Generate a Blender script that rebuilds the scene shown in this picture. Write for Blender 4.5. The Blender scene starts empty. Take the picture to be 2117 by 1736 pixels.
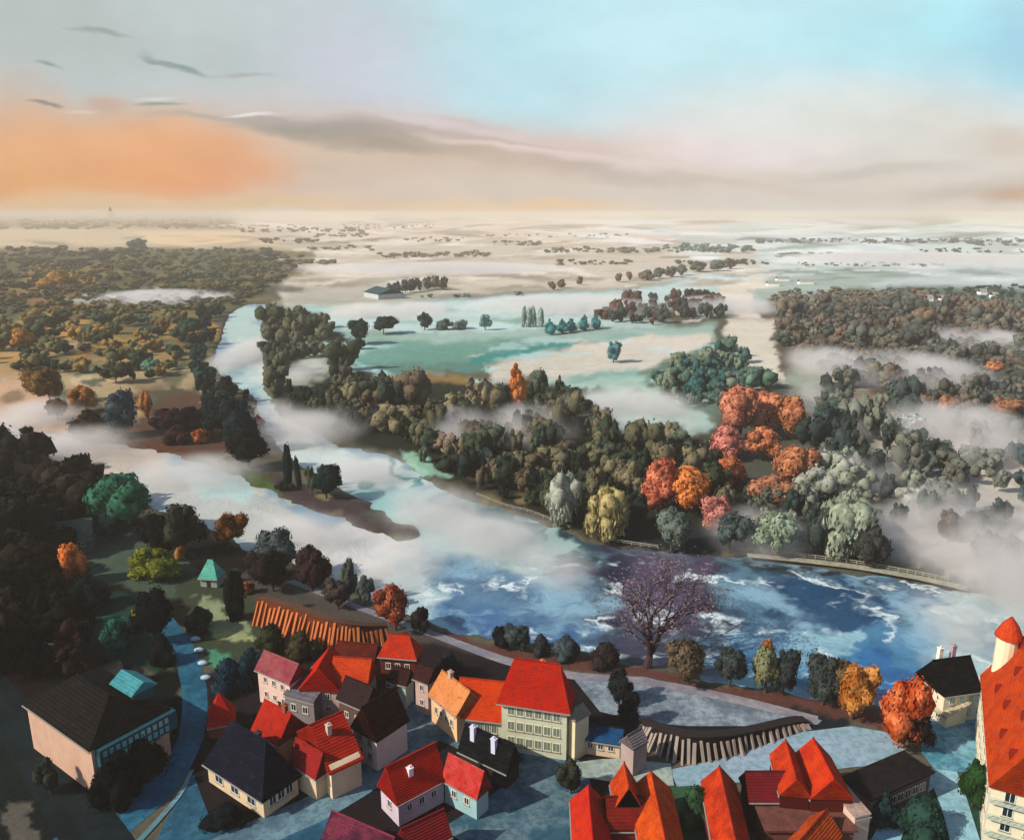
import bpy, bmesh, math, random
import numpy as np
from mathutils import Vector, Matrix
random.seed(7)
RNG = np.random.default_rng(11)
sc = bpy.context.scene
COL = sc.collection
R = math.radians

# ---------------------------------------------------------------- camera, exposure
CAMZ = 100.0
PITCH = R(14.45)
FPX = 1661.0                       # focal length in units of a 2117 px wide frame
cam = bpy.data.cameras.new('camera')
cam_o = bpy.data.objects.new('camera', cam); COL.objects.link(cam_o)
cam_o.location = (0, 0, CAMZ); cam_o.rotation_euler = (R(90)-PITCH, 0, 0)
cam.sensor_fit = 'HORIZONTAL'; cam.angle_x = 2*math.atan(1058.5/FPX)
cam.clip_start = 1; cam.clip_end = 120000
sc.camera = cam_o
sc.view_settings.view_transform = 'Standard'; sc.view_settings.look = 'None'
sc.view_settings.gamma = 1; sc.view_settings.exposure = 0.75
EXPO = 2**0.75
sc.render.engine = 'CYCLES'
sc.cycles.use_denoising = True
sc.cycles.max_bounces = 5; sc.cycles.diffuse_bounces = 2; sc.cycles.volume_bounces = 1
sc.cycles.transparent_max_bounces = 12
sc.cycles.caustics_reflective = False; sc.cycles.caustics_refractive = False

def lin(c):
    c = c.lstrip('#')
    o = []
    for i in (0, 2, 4):
        v = int(c[i:i+2], 16)/255
        o.append(v/12.92 if v <= .04045 else ((v+.055)/1.055)**2.4)
    return tuple(o)
def lin4(c): return lin(c)+(1.0,)

SP, CP = math.sin(PITCH), math.cos(PITCH)
def ray(px, py):
    cx = (px-1058.5)/FPX; cy = -(py-868)/FPX
    return Vector((cx, CP+cy*SP, cy*CP-SP))
def G(px, py, z=0.0):
    d = ray(px, py); t = (z-CAMZ)/d.z
    return Vector((d.x*t, d.y*t, z))
def mpp(px, py, z=0.0):            # metres per frame unit at that ground point
    d = ray(px, py); return ((z-CAMZ)/d.z)/FPX

# ---------------------------------------------------------------- sun and sky
SUN_EL, SUN_AZ = R(36), R(-112)     # azimuth clockwise from +Y: from the left, a little behind the viewer
sd = Vector((math.sin(SUN_AZ)*math.cos(SUN_EL), math.cos(SUN_AZ)*math.cos(SUN_EL), math.sin(SUN_EL)))
sun = bpy.data.lights.new('sun', 'SUN'); sun.energy = 3.5; sun.angle = R(0.5); sun.color = (1, .92, .8)
sun_o = bpy.data.objects.new('sun', sun); COL.objects.link(sun_o)
sun_o.rotation_euler = sd.to_track_quat('Z', 'Y').to_euler()

world = bpy.data.worlds.new('World'); sc.world = world; world.use_nodes = True
nt = world.node_tree; nt.nodes.clear(); L = nt.links.new
def N(t, **k):
    n = nt.nodes.new(t)
    for a, b in k.items(): setattr(n, a, b)
    return n
def M(op, a, b=None, c=None, clamp=False):
    n = N('ShaderNodeMath', operation=op, use_clamp=clamp)
    for i, v in enumerate((a, b, c)):
        if v is None: continue
        if isinstance(v, (int, float)): n.inputs[i].default_value = v
        else: L(v, n.inputs[i])
    return n.outputs[0]
world.cycles.sampling_method = 'MANUAL'; world.cycles.sample_map_resolution = 512
sky = N('ShaderNodeTexSky', sky_type='NISHITA', sun_disc=False, sun_elevation=SUN_EL, sun_rotation=SUN_AZ, altitude=300)
skyv = N('ShaderNodeVectorMath', operation='SCALE'); L(sky.outputs[0], skyv.inputs[0]); skyv.inputs['Scale'].default_value = .09
tc = N('ShaderNodeTexCoord'); sep = N('ShaderNodeSeparateXYZ'); L(tc.outputs['Generated'], sep.inputs[0])
yy = M('MAXIMUM', sep.outputs[1], .08)
u = M('DIVIDE', sep.outputs[0], yy); v = M('DIVIDE', sep.outputs[2], yy)
comb = N('ShaderNodeCombineXYZ'); L(u, comb.inputs[0]); L(v, comb.inputs[1])
stretch = N('ShaderNodeMapping'); L(comb.outputs[0], stretch.inputs[0]); stretch.inputs['Scale'].default_value = (1, 2.2, 1)
nz = N('ShaderNodeTexNoise'); L(stretch.outputs[0], nz.inputs[0]); nz.inputs['Scale'].default_value = 7; nz.inputs['Detail'].default_value = 5
nzc = N('ShaderNodeVectorMath', operation='SUBTRACT'); L(nz.outputs['Color'], nzc.inputs[0]); nzc.inputs[1].default_value = (.5, .5, .5)
nzs = N('ShaderNodeVectorMath', operation='MULTIPLY'); L(nzc.outputs[0], nzs.inputs[0]); nzs.inputs[1].default_value = (.11, .045, 0)
uv = N('ShaderNodeVectorMath', operation='ADD'); L(comb.outputs[0], uv.inputs[0]); L(nzs.outputs[0], uv.inputs[1])
UV = uv.outputs[0]
def uvp(px, py):
    d = ray(px, py); return d.x/d.y, d.z/d.y
cur = None
def sk(c): return tuple(x/EXPO for x in lin(c))+(1.0,)
vr = N('ShaderNodeValToRGB')
sepuv = N('ShaderNodeSeparateXYZ'); L(UV, sepuv.inputs[0])
mr = N('ShaderNodeMapRange'); L(sepuv.outputs[1], mr.inputs[0])
mr.inputs[1].default_value = uvp(1058, 440)[1]; mr.inputs[2].default_value = uvp(1058, 0)[1]
L(mr.outputs[0], vr.inputs[0])
els = vr.color_ramp.elements
els[0].position = 0; els[0].color = sk('e2d6ca'); els[1].position = 1; els[1].color = sk('c4e8f2')
for p, c in ((.16, 'dcd0c6'), (.34, 'e6dcda'), (.55, 'd4e6ea'), (.8, 'c6eaf2')):
    e = els.new(p); e.color = sk(c)
cur = vr.outputs[0]
SKY = [  # centre x, y, radius x, y, turn, colour, strength, core
 (250, 60, 800, 330, 0, 'bcc4c2', .95, .25), (760, 150, 330, 190, -25, 'cdcfda', .8, .2),
 (420, 30, 420, 90, 0, 'c6d2d4', .6, .2), (60, 60, 330, 120, 0, 'b9bfbb', .6, .2), (330, 190, 460, 70, -8, 'c3cccb', .6, .2),
 (1130, 120, 330, 190, 0, 'b8dfe9', .7, .2), (1330, 70, 300, 110, 0, 'cdf0f6', .7, .2), (1050, 235, 240, 80, -18, 'bfe4ee', .7, .2),
 (1900, 70, 420, 140, 0, 'b8e6f0', .8, .1), (2110, 90, 190, 150, 0, 'a2d2e6', .7, .1), (1980, 40, 120, 60, 0, 'b6eff8', .6, .2),
 (1640, 250, 360, 110, 0, 'e6e8e2', .7, .2), (1950, 290, 330, 120, 0, 'dad9d0', .75, .2), (2080, 300, 120, 50, 0, 'd6c8b8', .7, .2),
 (1400, 330, 420, 60, 3, 'ecdfdf', .7, .2), (1100, 300, 260, 45, -10, 'ead9dc', .8, .2),
 (30, 250, 160, 130, 0, 'd2b8a4', .85, .2), (330, 235, 260, 70, 0, 'c6c0b4', .7, .2), (560, 215, 300, 60, -4, 'cfcbcb', .7, .2),
 (880, 345, 620, 130, -3, 'd5bfac', .95, .35), (1500, 400, 900, 65, -1, 'dacfc3', .85, .3),
 (130, 335, 520, 135, 4, 'e7b184', .95, .3), (350, 350, 300, 88, -6, 'e6a677', .85, .1), (470, 348, 200, 80, -8, 'e2a780', .6, .0),
 (60, 385, 240, 70, 0, 'e0a872', .6, .1), (300, 300, 270, 70, 0, 'eab388', .6, .1), (350, 425, 700, 32, 0, 'dfc09a', .9, .2), (1080, 428, 320, 26, 0, 'efcda4', .8, .1),
 # the long grey rolls of cloud
 (740, 264, 330, 32, 0, 'b3aaa4', .75, 0), (640, 275, 150, 22, -4, 'a39f96', .85, .2), (800, 284, 190, 22, -8, 'aba49c', .7, 0), (830, 306, 250, 22, -6, 'b3a898', .75, 0),
 (960, 268, 260, 16, -9, 'dccdcd', .8, .2), (1040, 300, 260, 17, -10, 'bdafa8', .65, 0), (1150, 322, 330, 14, -7, 'e9d7d2', .8, .2),
 (1180, 345, 330, 24, -7, 'c2b3a8', .65, 0), (1440, 378, 320, 16, -3, 'cbbeb3', .5, 0), (720, 300, 190, 20, -7, 'a89f90', .7, .2), (480, 250, 220, 12, -5, 'b6aea6', .7, .2),
 (1800, 355, 260, 16, 2, 'cfc6bc', .8, .2), (2020, 394, 240, 26, 2, 'c4bfb2', .7, 0), (2100, 408, 120, 26, 0, 'c9ab92', .8, .2), (1650, 425, 400, 22, 0, 'd9d4cc', .7, .1),
 (1850, 455, 420, 14, 0, 'cdd6d6', .8, .1),
 (545, 246, 60, 8, 2, 'ecebea', .8, .2), (860, 250, 90, 12, -8, 'd8cfd2', .5, .2),
 # small dark wisps at the upper left
 (205, 78, 78, 7, -14, '9daaa9', .9, .15), (370, 130, 90, 8, -13, '8f9e9c', .9, .15), (320, 120, 50, 6, -8, '97a5a4', .9, .15), (500, 152, 60, 6, -8, 'b3b2b0', .8, .15),
 (88, 130, 42, 7, -10, '97a6a2', .9, .15), (340, 212, 76, 8, -3, '9ba59b', .95, .2), (78, 212, 36, 6, -3, '95958a', .9, .15), (330, 196, 60, 8, 0, 'd4dfdf', .8, .15), (160, 225, 60, 5, 0, 'dfd2c4', .7, .15),
 (215, 210, 60, 26, 0, 'ccb0a0', .8, .2), (30, 470, 2, 2, 0, 'ccb0a0', 0, .2),
]
for (cx, cy, rx, ry, rot, c, s, core) in SKY:
    if s <= 0: continue
    a, b = uvp(cx, cy)
    ky = (uvp(cx, cy-10)[1]-uvp(cx, cy+10)[1])/20; kx = (uvp(cx+10, cy)[0]-uvp(cx-10, cy)[0])/20
    mp = N('ShaderNodeMapping', vector_type='TEXTURE'); L(UV, mp.inputs[0])
    mp.inputs['Location'].default_value = (a, b, 0); mp.inputs['Rotation'].default_value = (0, 0, R(rot)); mp.inputs['Scale'].default_value = (rx*kx, ry*ky, 1)
    ln = N('ShaderNodeVectorMath', operation='LENGTH'); L(mp.outputs[0], ln.inputs[0])
    r = N('ShaderNodeMapRange', interpolation_type='SMOOTHSTEP'); L(ln.outputs['Value'], r.inputs[0])
    r.inputs[1].default_value = 1.15; r.inputs[2].default_value = core; r.inputs[3].default_value = 0; r.inputs[4].default_value = s
    mx = N('ShaderNodeMix', data_type='RGBA'); L(r.outputs[0], mx.inputs[0]); L(cur, mx.inputs[6]); mx.inputs[7].default_value = sk(c)
    cur = mx.outputs[2]
st2 = N('ShaderNodeMapping'); L(comb.outputs[0], st2.inputs[0]); st2.inputs['Scale'].default_value = (1, 2.0, 1)
n5 = N('ShaderNodeTexNoise'); L(st2.outputs[0], n5.inputs[0]); n5.inputs['Scale'].default_value = 11; n5.inputs['Detail'].default_value = 7; n5.inputs['Roughness'].default_value = .6
m5 = N('ShaderNodeMapRange'); L(n5.outputs[0], m5.inputs[0]); m5.inputs[1].default_value = .3; m5.inputs[2].default_value = .7; m5.inputs[3].default_value = .955; m5.inputs[4].default_value = 1.045
s5 = N('ShaderNodeVectorMath', operation='SCALE'); L(cur, s5.inputs[0]); L(m5.outputs[0], s5.inputs['Scale']); cur = s5.outputs[0]
fr = N('ShaderNodeMapRange', interpolation_type='SMOOTHSTEP'); L(v, fr.inputs[0]); fr.inputs[1].default_value = .9; fr.inputs[2].default_value = .45
fy = N('ShaderNodeMapRange', interpolation_type='SMOOTHSTEP'); L(sep.outputs[1], fy.inputs[0]); fy.inputs[1].default_value = .05; fy.inputs[2].default_value = .35
fm = M('MULTIPLY', fr.outputs[0], fy.outputs[0])
mx = N('ShaderNodeMix', data_type='RGBA'); L(fm, mx.inputs[0]); L(skyv.outputs[0], mx.inputs[6]); L(cur, mx.inputs[7])
bg = N('ShaderNodeBackground'); L(mx.outputs[2], bg.inputs[0]); bg.inputs[1].default_value = 1.0
wo = N('ShaderNodeOutputWorld'); L(bg.outputs[0], wo.inputs[0])

# ---------------------------------------------------------------- materials
MATS = {}
def new_mat(name):
    m = bpy.data.materials.new(name); m.use_nodes = True
    t = m.node_tree; t.nodes.clear()
    out = t.nodes.new('ShaderNodeOutputMaterial')
    p = t.nodes.new('ShaderNodeBsdfPrincipled'); t.links.new(p.outputs[0], out.inputs[0])
    p.inputs['Roughness'].default_value = .85
    p.inputs['Specular IOR Level'].default_value = .06
    return m, t, p
def noise(t, scale, detail=4, vec=None, rough=.6):
    n = t.nodes.new('ShaderNodeTexNoise'); n.inputs['Scale'].default_value = scale; n.inputs['Detail'].default_value = detail
    n.inputs['Roughness'].default_value = rough
    if vec is not None: t.links.new(vec, n.inputs[0])
    return n
def mixc(t, f, a, b, blend='MIX'):
    n = t.nodes.new('ShaderNodeMix'); n.data_type = 'RGBA'; n.blend_type = blend
    for s, i in ((f, 0), (a, 6), (b, 7)):
        if isinstance(s, (int, float)): n.inputs[i].default_value = s
        elif isinstance(s, tuple): n.inputs[i].default_value = s
        else: t.links.new(s, n.inputs[i])
    return n.outputs[2]
def mrange(t, s, a, b, c, d, smooth=True):
    n = t.nodes.new('ShaderNodeMapRange')
    if smooth: n.interpolation_type = 'SMOOTHSTEP'
    t.links.new(s, n.inputs[0])
    for i, x in enumerate((a, b, c, d)): n.inputs[i+1].default_value = x
    return n.outputs[0]
def vary(c, k): return tuple(min(1, x*k) for x in lin(c))+(1,)
def world_pos(t):
    g = t.nodes.new('ShaderNodeNewGeometry'); return g.outputs['Position']
def obj_pos(t):
    g = t.nodes.new('ShaderNodeTexCoord'); return g.outputs['Object']

def plaster(c, stain=.35):
    k = ('pl', c, stain)
    if k in MATS: return MATS[k]
    m, t, p = new_mat('plaster_'+c); w = world_pos(t)
    n1 = noise(t, .35, 5, w); n2 = noise(t, 2.2, 4, w)
    a = mixc(t, mrange(t, n1.outputs[0], .35, .7, 0, stain), lin4(c), vary(c, .62))
    b = mixc(t, mrange(t, n2.outputs[0], .45, .75, 0, .35), a, vary(c, 1.18))
    t.links.new(b, p.inputs['Base Color'])
    bp = t.nodes.new('ShaderNodeBump'); bp.inputs['Strength'].default_value = .3; bp.inputs['Distance'].default_value = .1
    t.links.new(n2.outputs[0], bp.inputs['Height']); t.links.new(bp.outputs[0], p.inputs['Normal'])
    MATS[k] = m; return m
def tiles(c, c2=None):
    k = ('ti', c, c2)
    dim = lambda h: ''.join('%02x' % int(int(h[i:i+2], 16)*.88) for i in (0, 2, 4))
    c = dim(c); c2 = dim(c2) if c2 else None
    if k in MATS: return MATS[k]
    m, t, p = new_mat('roof_tiles_'+c); o = obj_pos(t)
    br = t.nodes.new('ShaderNodeTexWave'); br.bands_direction = 'Z'; br.inputs['Scale'].default_value = .9; br.inputs['Distortion'].default_value = 1.5; br.inputs['Detail'].default_value = 2
    t.links.new(o, br.inputs[0])
    n1 = noise(t, .4, 4, o); n2 = noise(t, 3.5, 3, o)
    a = mixc(t, mrange(t, n1.outputs[0], .38, .62, 0, .8), lin4(c), lin4(c2) if c2 else vary(c, .55))
    b = mixc(t, mrange(t, n2.outputs[0], .42, .68, 0, .6), a, vary(c, 1.3))
    n6 = noise(t, .9, 6, o, .75); b = mixc(t, mrange(t, n6.outputs[0], .5, .66, 0, .55), b, mixc(t, .35, vary(c, .3), (.05, .045, .03, 1)))
    d = mixc(t, mrange(t, br.outputs[0], .2, .9, .22, 0), b, vary(c, .35))
    t.links.new(d, p.inputs['Base Color']); p.inputs['Roughness'].default_value = .75
    bp = t.nodes.new('ShaderNodeBump'); bp.inputs['Strength'].default_value = .5; bp.inputs['Distance'].default_value = .15
    t.links.new(br.outputs[0], bp.inputs['Height']); t.links.new(bp.outputs[0], p.inputs['Normal'])
    MATS[k] = m; return m
def plain(c, rough=.6, metal=0):
    k = ('p', c, rough)
    if k in MATS: return MATS[k]
    m, t, p = new_mat('paint_'+c); n = noise(t, 1.2, 3, world_pos(t))
    t.links.new(mixc(t, mrange(t, n.outputs[0], .35, .7, 0, .5), lin4(c), vary(c, .7)), p.inputs['Base Color'])
    p.inputs['Roughness'].default_value = rough; MATS[k] = m; return m
def glass(c='1c2a33'):
    k = ('g', c)
    if k in MATS: return MATS[k]
    m, t, p = new_mat('window_glass_'+c); p.inputs['Base Color'].default_value = lin4(c); p.inputs['Roughness'].default_value = .12
    p.inputs['Specular IOR Level'].default_value = .6; MATS[k] = m; return m
def foliage_mat():
    m, t, p = new_mat('foliage')
    oi = t.nodes.new('ShaderNodeObjectInfo'); w = world_pos(t)
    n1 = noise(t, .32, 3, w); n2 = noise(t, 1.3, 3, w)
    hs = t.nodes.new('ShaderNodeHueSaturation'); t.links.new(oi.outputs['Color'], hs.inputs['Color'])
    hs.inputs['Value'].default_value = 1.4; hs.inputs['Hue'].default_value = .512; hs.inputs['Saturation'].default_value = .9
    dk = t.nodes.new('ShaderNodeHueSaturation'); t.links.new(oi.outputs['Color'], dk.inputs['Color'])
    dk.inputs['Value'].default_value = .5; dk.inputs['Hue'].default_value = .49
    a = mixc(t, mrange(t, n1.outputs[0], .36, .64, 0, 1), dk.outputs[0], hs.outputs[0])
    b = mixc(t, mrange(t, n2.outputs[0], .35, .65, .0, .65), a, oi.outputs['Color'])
    t.links.new(b, p.inputs['Base Color'])
    tr = t.nodes.new('ShaderNodeBsdfTranslucent'); t.links.new(b, tr.inputs[0])
    ms = t.nodes.new('ShaderNodeMixShader'); ms.inputs[0].default_value = .18
    t.links.new(p.outputs[0], ms.inputs[1]); t.links.new(tr.outputs[0], ms.inputs[2])
    out = [n for n in t.nodes if n.type == 'OUTPUT_MATERIAL'][0]; t.links.new(ms.outputs[0], out.inputs[0])
    return m
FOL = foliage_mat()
def wood_stuff_mat():
    m, t, p = new_mat('far_foliage'); a = t.nodes.new('ShaderNodeAttribute'); a.attribute_name = 'Col'
    n = noise(t, .25, 4, world_pos(t))
    t.links.new(mixc(t, mrange(t, n.outputs[0], .35, .65, .35, 0), a.outputs['Color'], (.02, .025, .015, 1)), p.inputs['Base Color']); return m
FARFOL = wood_stuff_mat()
BARK = plaster('4a3a30', .5)
def ground_mat():
    m, t, p = new_mat('land_cover'); a = t.nodes.new('ShaderNodeAttribute'); a.attribute_name = 'Col'; w = world_pos(t)
    n1 = noise(t, .012, 6, w, .65); n2 = noise(t, .12, 6, w, .7); n3 = noise(t, 1.1, 4, w)
    c = a.outputs['Color']
    c = mixc(t, mrange(t, n1.outputs[0], .38, .62, .0, .30), c, mixc(t, 1.0, c, (.55, .6, .5, 1), 'MULTIPLY'))
    c = mixc(t, mrange(t, n2.outputs[0], .4, .65, .0, .35), c, mixc(t, 1.0, c, (1.35, 1.3, 1.2, 1), 'MULTIPLY'))
    c = mixc(t, mrange(t, n3.outputs[0], .4, .7, .0, .4), c, mixc(t, 1.0, c, (.5, .5, .45, 1), 'MULTIPLY'))
    t.links.new(c, p.inputs['Base Color']); p.inputs['Roughness'].default_value = 1
    bp = t.nodes.new('ShaderNodeBump'); bp.inputs['Strength'].default_value = .6; bp.inputs['Distance'].default_value = 1.2
    t.links.new(n2.outputs[0], bp.inputs['Height']); t.links.new(bp.outputs[0], p.inputs['Normal']); return m
def water_mat():
    m, t, p = new_mat('river_water'); a = t.nodes.new('ShaderNodeAttribute'); a.attribute_name = 'Col'
    f = t.nodes.new('ShaderNodeAttribute'); f.attribute_name = 'Foam'; w = world_pos(t)
    wn = noise(t, .035, 4, w)
    ws = t.nodes.new('ShaderNodeVectorMath'); ws.operation = 'SCALE'; ws.inputs['Scale'].default_value = 30
    t.links.new(wn.outputs['Color'], ws.inputs[0])
    wa = t.nodes.new('ShaderNodeVectorMath'); wa.operation = 'ADD'; t.links.new(w, wa.inputs[0]); t.links.new(ws.outputs[0], wa.inputs[1])
    n1 = noise(t, .05, 5, wa.outputs[0], .55)
    rd = t.nodes.new('ShaderNodeMath'); rd.operation = 'SUBTRACT'; t.links.new(n1.outputs[0], rd.inputs[0]); rd.inputs[1].default_value = .5
    ab = t.nodes.new('ShaderNodeMath'); ab.operation = 'ABSOLUTE'; t.links.new(rd.outputs[0], ab.inputs[0])
    ridge = mrange(t, ab.outputs[0], .0, .05, .8, 0)
    n4 = noise(t, .06, 3, w); gate = mrange(t, n4.outputs[0], .47, .6, 0, 1)
    def mul(x, y):
        q = t.nodes.new('ShaderNodeMath'); q.operation = 'MULTIPLY'; q.use_clamp = True
        for i, s in enumerate((x, y)):
            if isinstance(s, (int, float)): q.inputs[i].default_value = s
            else: t.links.new(s, q.inputs[i])
        return q.outputs[0]
    fo = mul(mul(ridge, gate), f.outputs['Fac'])
    n2 = noise(t, .075, 7, wa.outputs[0], .68);
    amt = t.nodes.new('ShaderNodeMath'); amt.operation = 'MULTIPLY_ADD'; t.links.new(f.outputs['Fac'], amt.inputs[0]); amt.inputs[1].default_value = .6; amt.inputs[2].default_value = .22
    c = mixc(t, mul(mrange(t, n2.outputs[0], .4, .66, 0, 1), amt.outputs[0]), a.outputs['Color'], mixc(t, 1.0, a.outputs['Color'], (.45, .55, .65, 1), 'MULTIPLY'))
    c = mixc(t, mul(mrange(t, n1.outputs[0], .5, .66, 0, .8), f.outputs['Fac']), c, lin4('7fa3b4'))
    c = mixc(t, fo, c, lin4('d5e2e2'))
    t.links.new(c, p.inputs['Base Color'])
    p.inputs['Roughness'].default_value = .35; p.inputs['Specular IOR Level'].default_value = .25; p.inputs['IOR'].default_value = 1.33
    n3 = noise(t, .5, 4, wa.outputs[0]); bp = t.nodes.new('ShaderNodeBump'); bp.inputs['Strength'].default_value = .5; bp.inputs['Distance'].default_value = .6
    t.links.new(n3.outputs[0], bp.inputs['Height']); t.links.new(bp.outputs[0], p.inputs['Normal']); return m

# ---------------------------------------------------------------- helpers
def tag(o, label=None, cat=None, group=None, kind=None):
    if label: o['label'] = label
    if cat: o['category'] = cat
    if group: o['group'] = group
    if kind: o['kind'] = kind
    return o
def empty(name, loc, rz=0, label=None, cat=None, group=None):
    o = bpy.data.objects.new(name, None); COL.objects.link(o); o.location = loc; o.rotation_euler = (0, 0, rz)
    o.empty_display_size = .5
    return tag(o, label, cat, group)
def mesh_obj(name, verts, faces, mat, parent=None, smooth=False):
    me = bpy.data.meshes.new(name); me.from_pydata([tuple(x) for x in verts], [], faces); me.materials.append(mat)
    if smooth: me.polygons.foreach_set('use_smooth', [True]*len(me.polygons))
    me.update(); o = bpy.data.objects.new(name, me); COL.objects.link(o)
    if parent: o.parent = parent
    return o
class MB:
    def __init__(s): s.v = []; s.f = []
    def add(s, vs, fs):
        k = len(s.v); s.v += [tuple(x) for x in vs]; s.f += [tuple(i+k for i in q) for q in fs]; return s
    def box(s, x0, x1, y0, y1, z0, z1):
        return s.add([(x0, y0, z0), (x1, y0, z0), (x1, y1, z0), (x0, y1, z0), (x0, y0, z1), (x1, y0, z1), (x1, y1, z1), (x0, y1, z1)],
                     [(3, 2, 1, 0), (4, 5, 6, 7), (0, 1, 5, 4), (1, 2, 6, 5), (2, 3, 7, 6), (3, 0, 4, 7)])
    def tube(s, pts, rs, n=7):
        k = len(s.v); pts = [Vector(p) for p in pts]
        for i, p in enumerate(pts):
            d = (pts[min(i+1, len(pts)-1)]-pts[max(i-1, 0)]).normalized()
            a = d.orthogonal().normalized(); b = d.cross(a)
            for j in range(n):
                t = 2*math.pi*j/n; s.v.append(tuple(p+(a*math.cos(t)+b*math.sin(t))*rs[i]))
        for i in range(len(pts)-1):
            for j in range(n):
                s.f.append((k+i*n+j, k+i*n+(j+1) % n, k+(i+1)*n+(j+1) % n, k+(i+1)*n+j))
        s.f.append(tuple(k+j for j in reversed(range(n)))); s.f.append(tuple(k+(len(pts)-1)*n+j for j in range(n)))
        return s
    def build(s, name, mat, parent=None, smooth=False): return mesh_obj(name, s.v, s.f, mat, parent, smooth)

# value noise for shaping the land cover
_lat = RNG.random((257, 257)); _lat[256] = _lat[0]; _lat[:, 256] = _lat[:, 0]
def vnoise(x, y):
    x = np.mod(x, 256); y = np.mod(y, 256); i = np.minimum(x.astype(int), 255); j = np.minimum(y.astype(int), 255); fx = x-i; fy = y-j
    fx = fx*fx*(3-2*fx); fy = fy*fy*(3-2*fy)
    return (_lat[i, j]*(1-fx)+_lat[i+1, j]*fx)*(1-fy)+(_lat[i, j+1]*(1-fx)+_lat[i+1, j+1]*fx)*fy
def fbm(x, y, o=4):
    s = 0; a = .5
    for k in range(o): s = s+a*vnoise(x*2**k+17*k, y*2**k+31*k); a *= .5
    return s/(1-.5**o)
def to_px(X, Y, Z):
    dz = Z-CAMZ; depth = Y*CP-dz*SP; up = Y*SP+dz*CP
    depth = np.maximum(depth, 1e-3)
    return 1058.5+FPX*X/depth, 868-FPX*up/depth
def poly_sd(px, py, poly):           # signed distance, positive inside
    P = np.array(poly, float); n = len(P); best = np.full(px.shape, 1e9); ins = np.zeros(px.shape, bool)
    for i in range(n):
        ax, ay = P[i]; bx, by = P[(i+1) % n]; ex, ey = bx-ax, by-ay
        t = np.clip(((px-ax)*ex+(py-ay)*ey)/(ex*ex+ey*ey+1e-9), 0, 1)
        best = np.minimum(best, (px-ax-t*ex)**2+(py-ay-t*ey)**2)
        c = ((ay > py) != (by > py)); xi = ax+(py-ay)*ex/(ey if abs(ey) > 1e-9 else 1e-9); ins ^= c & (px < xi)
    d = np.sqrt(best); return np.where(ins, d, -d)
def sstep(x, a, b):
    t = np.clip((x-a)/(b-a), 0, 1); return t*t*(3-2*t)

RIVER = [(552, 628), (505, 630), (470, 652), (455, 700), (438, 745), (455, 778), (488, 805), (522, 822), (532, 860), (552, 900), (600, 950), (690, 1012), (790, 1062), (862, 1104),
         (830, 1112), (750, 1090), (650, 1050), (520, 992), (410, 950), (300, 925), (130, 900), (-200, 850), (-200, 915), (0, 925), (80, 935), (130, 962), (200, 985), (250, 1025), (320, 1060), (400, 1090),
         (470, 1120), (540, 1150), (620, 1180), (700, 1215), (780, 1255), (860, 1290), (950, 1312), (1060, 1335), (1200, 1358), (1330, 1378), (1500, 1415), (1620, 1440), (1720, 1455), (1850, 1480), (1990, 1505), (2300, 1560),
         (2300, 1262), (2000, 1218), (1850, 1192), (1700, 1166), (1560, 1150), (1450, 1144), (1270, 1124), (1180, 1098), (1100, 1064), (1020, 1040), (960, 1022), (900, 998), (850, 960), (800, 938), (700, 922), (650, 885), (580, 858), (548, 800), (545, 740), (540, 680)]

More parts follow.
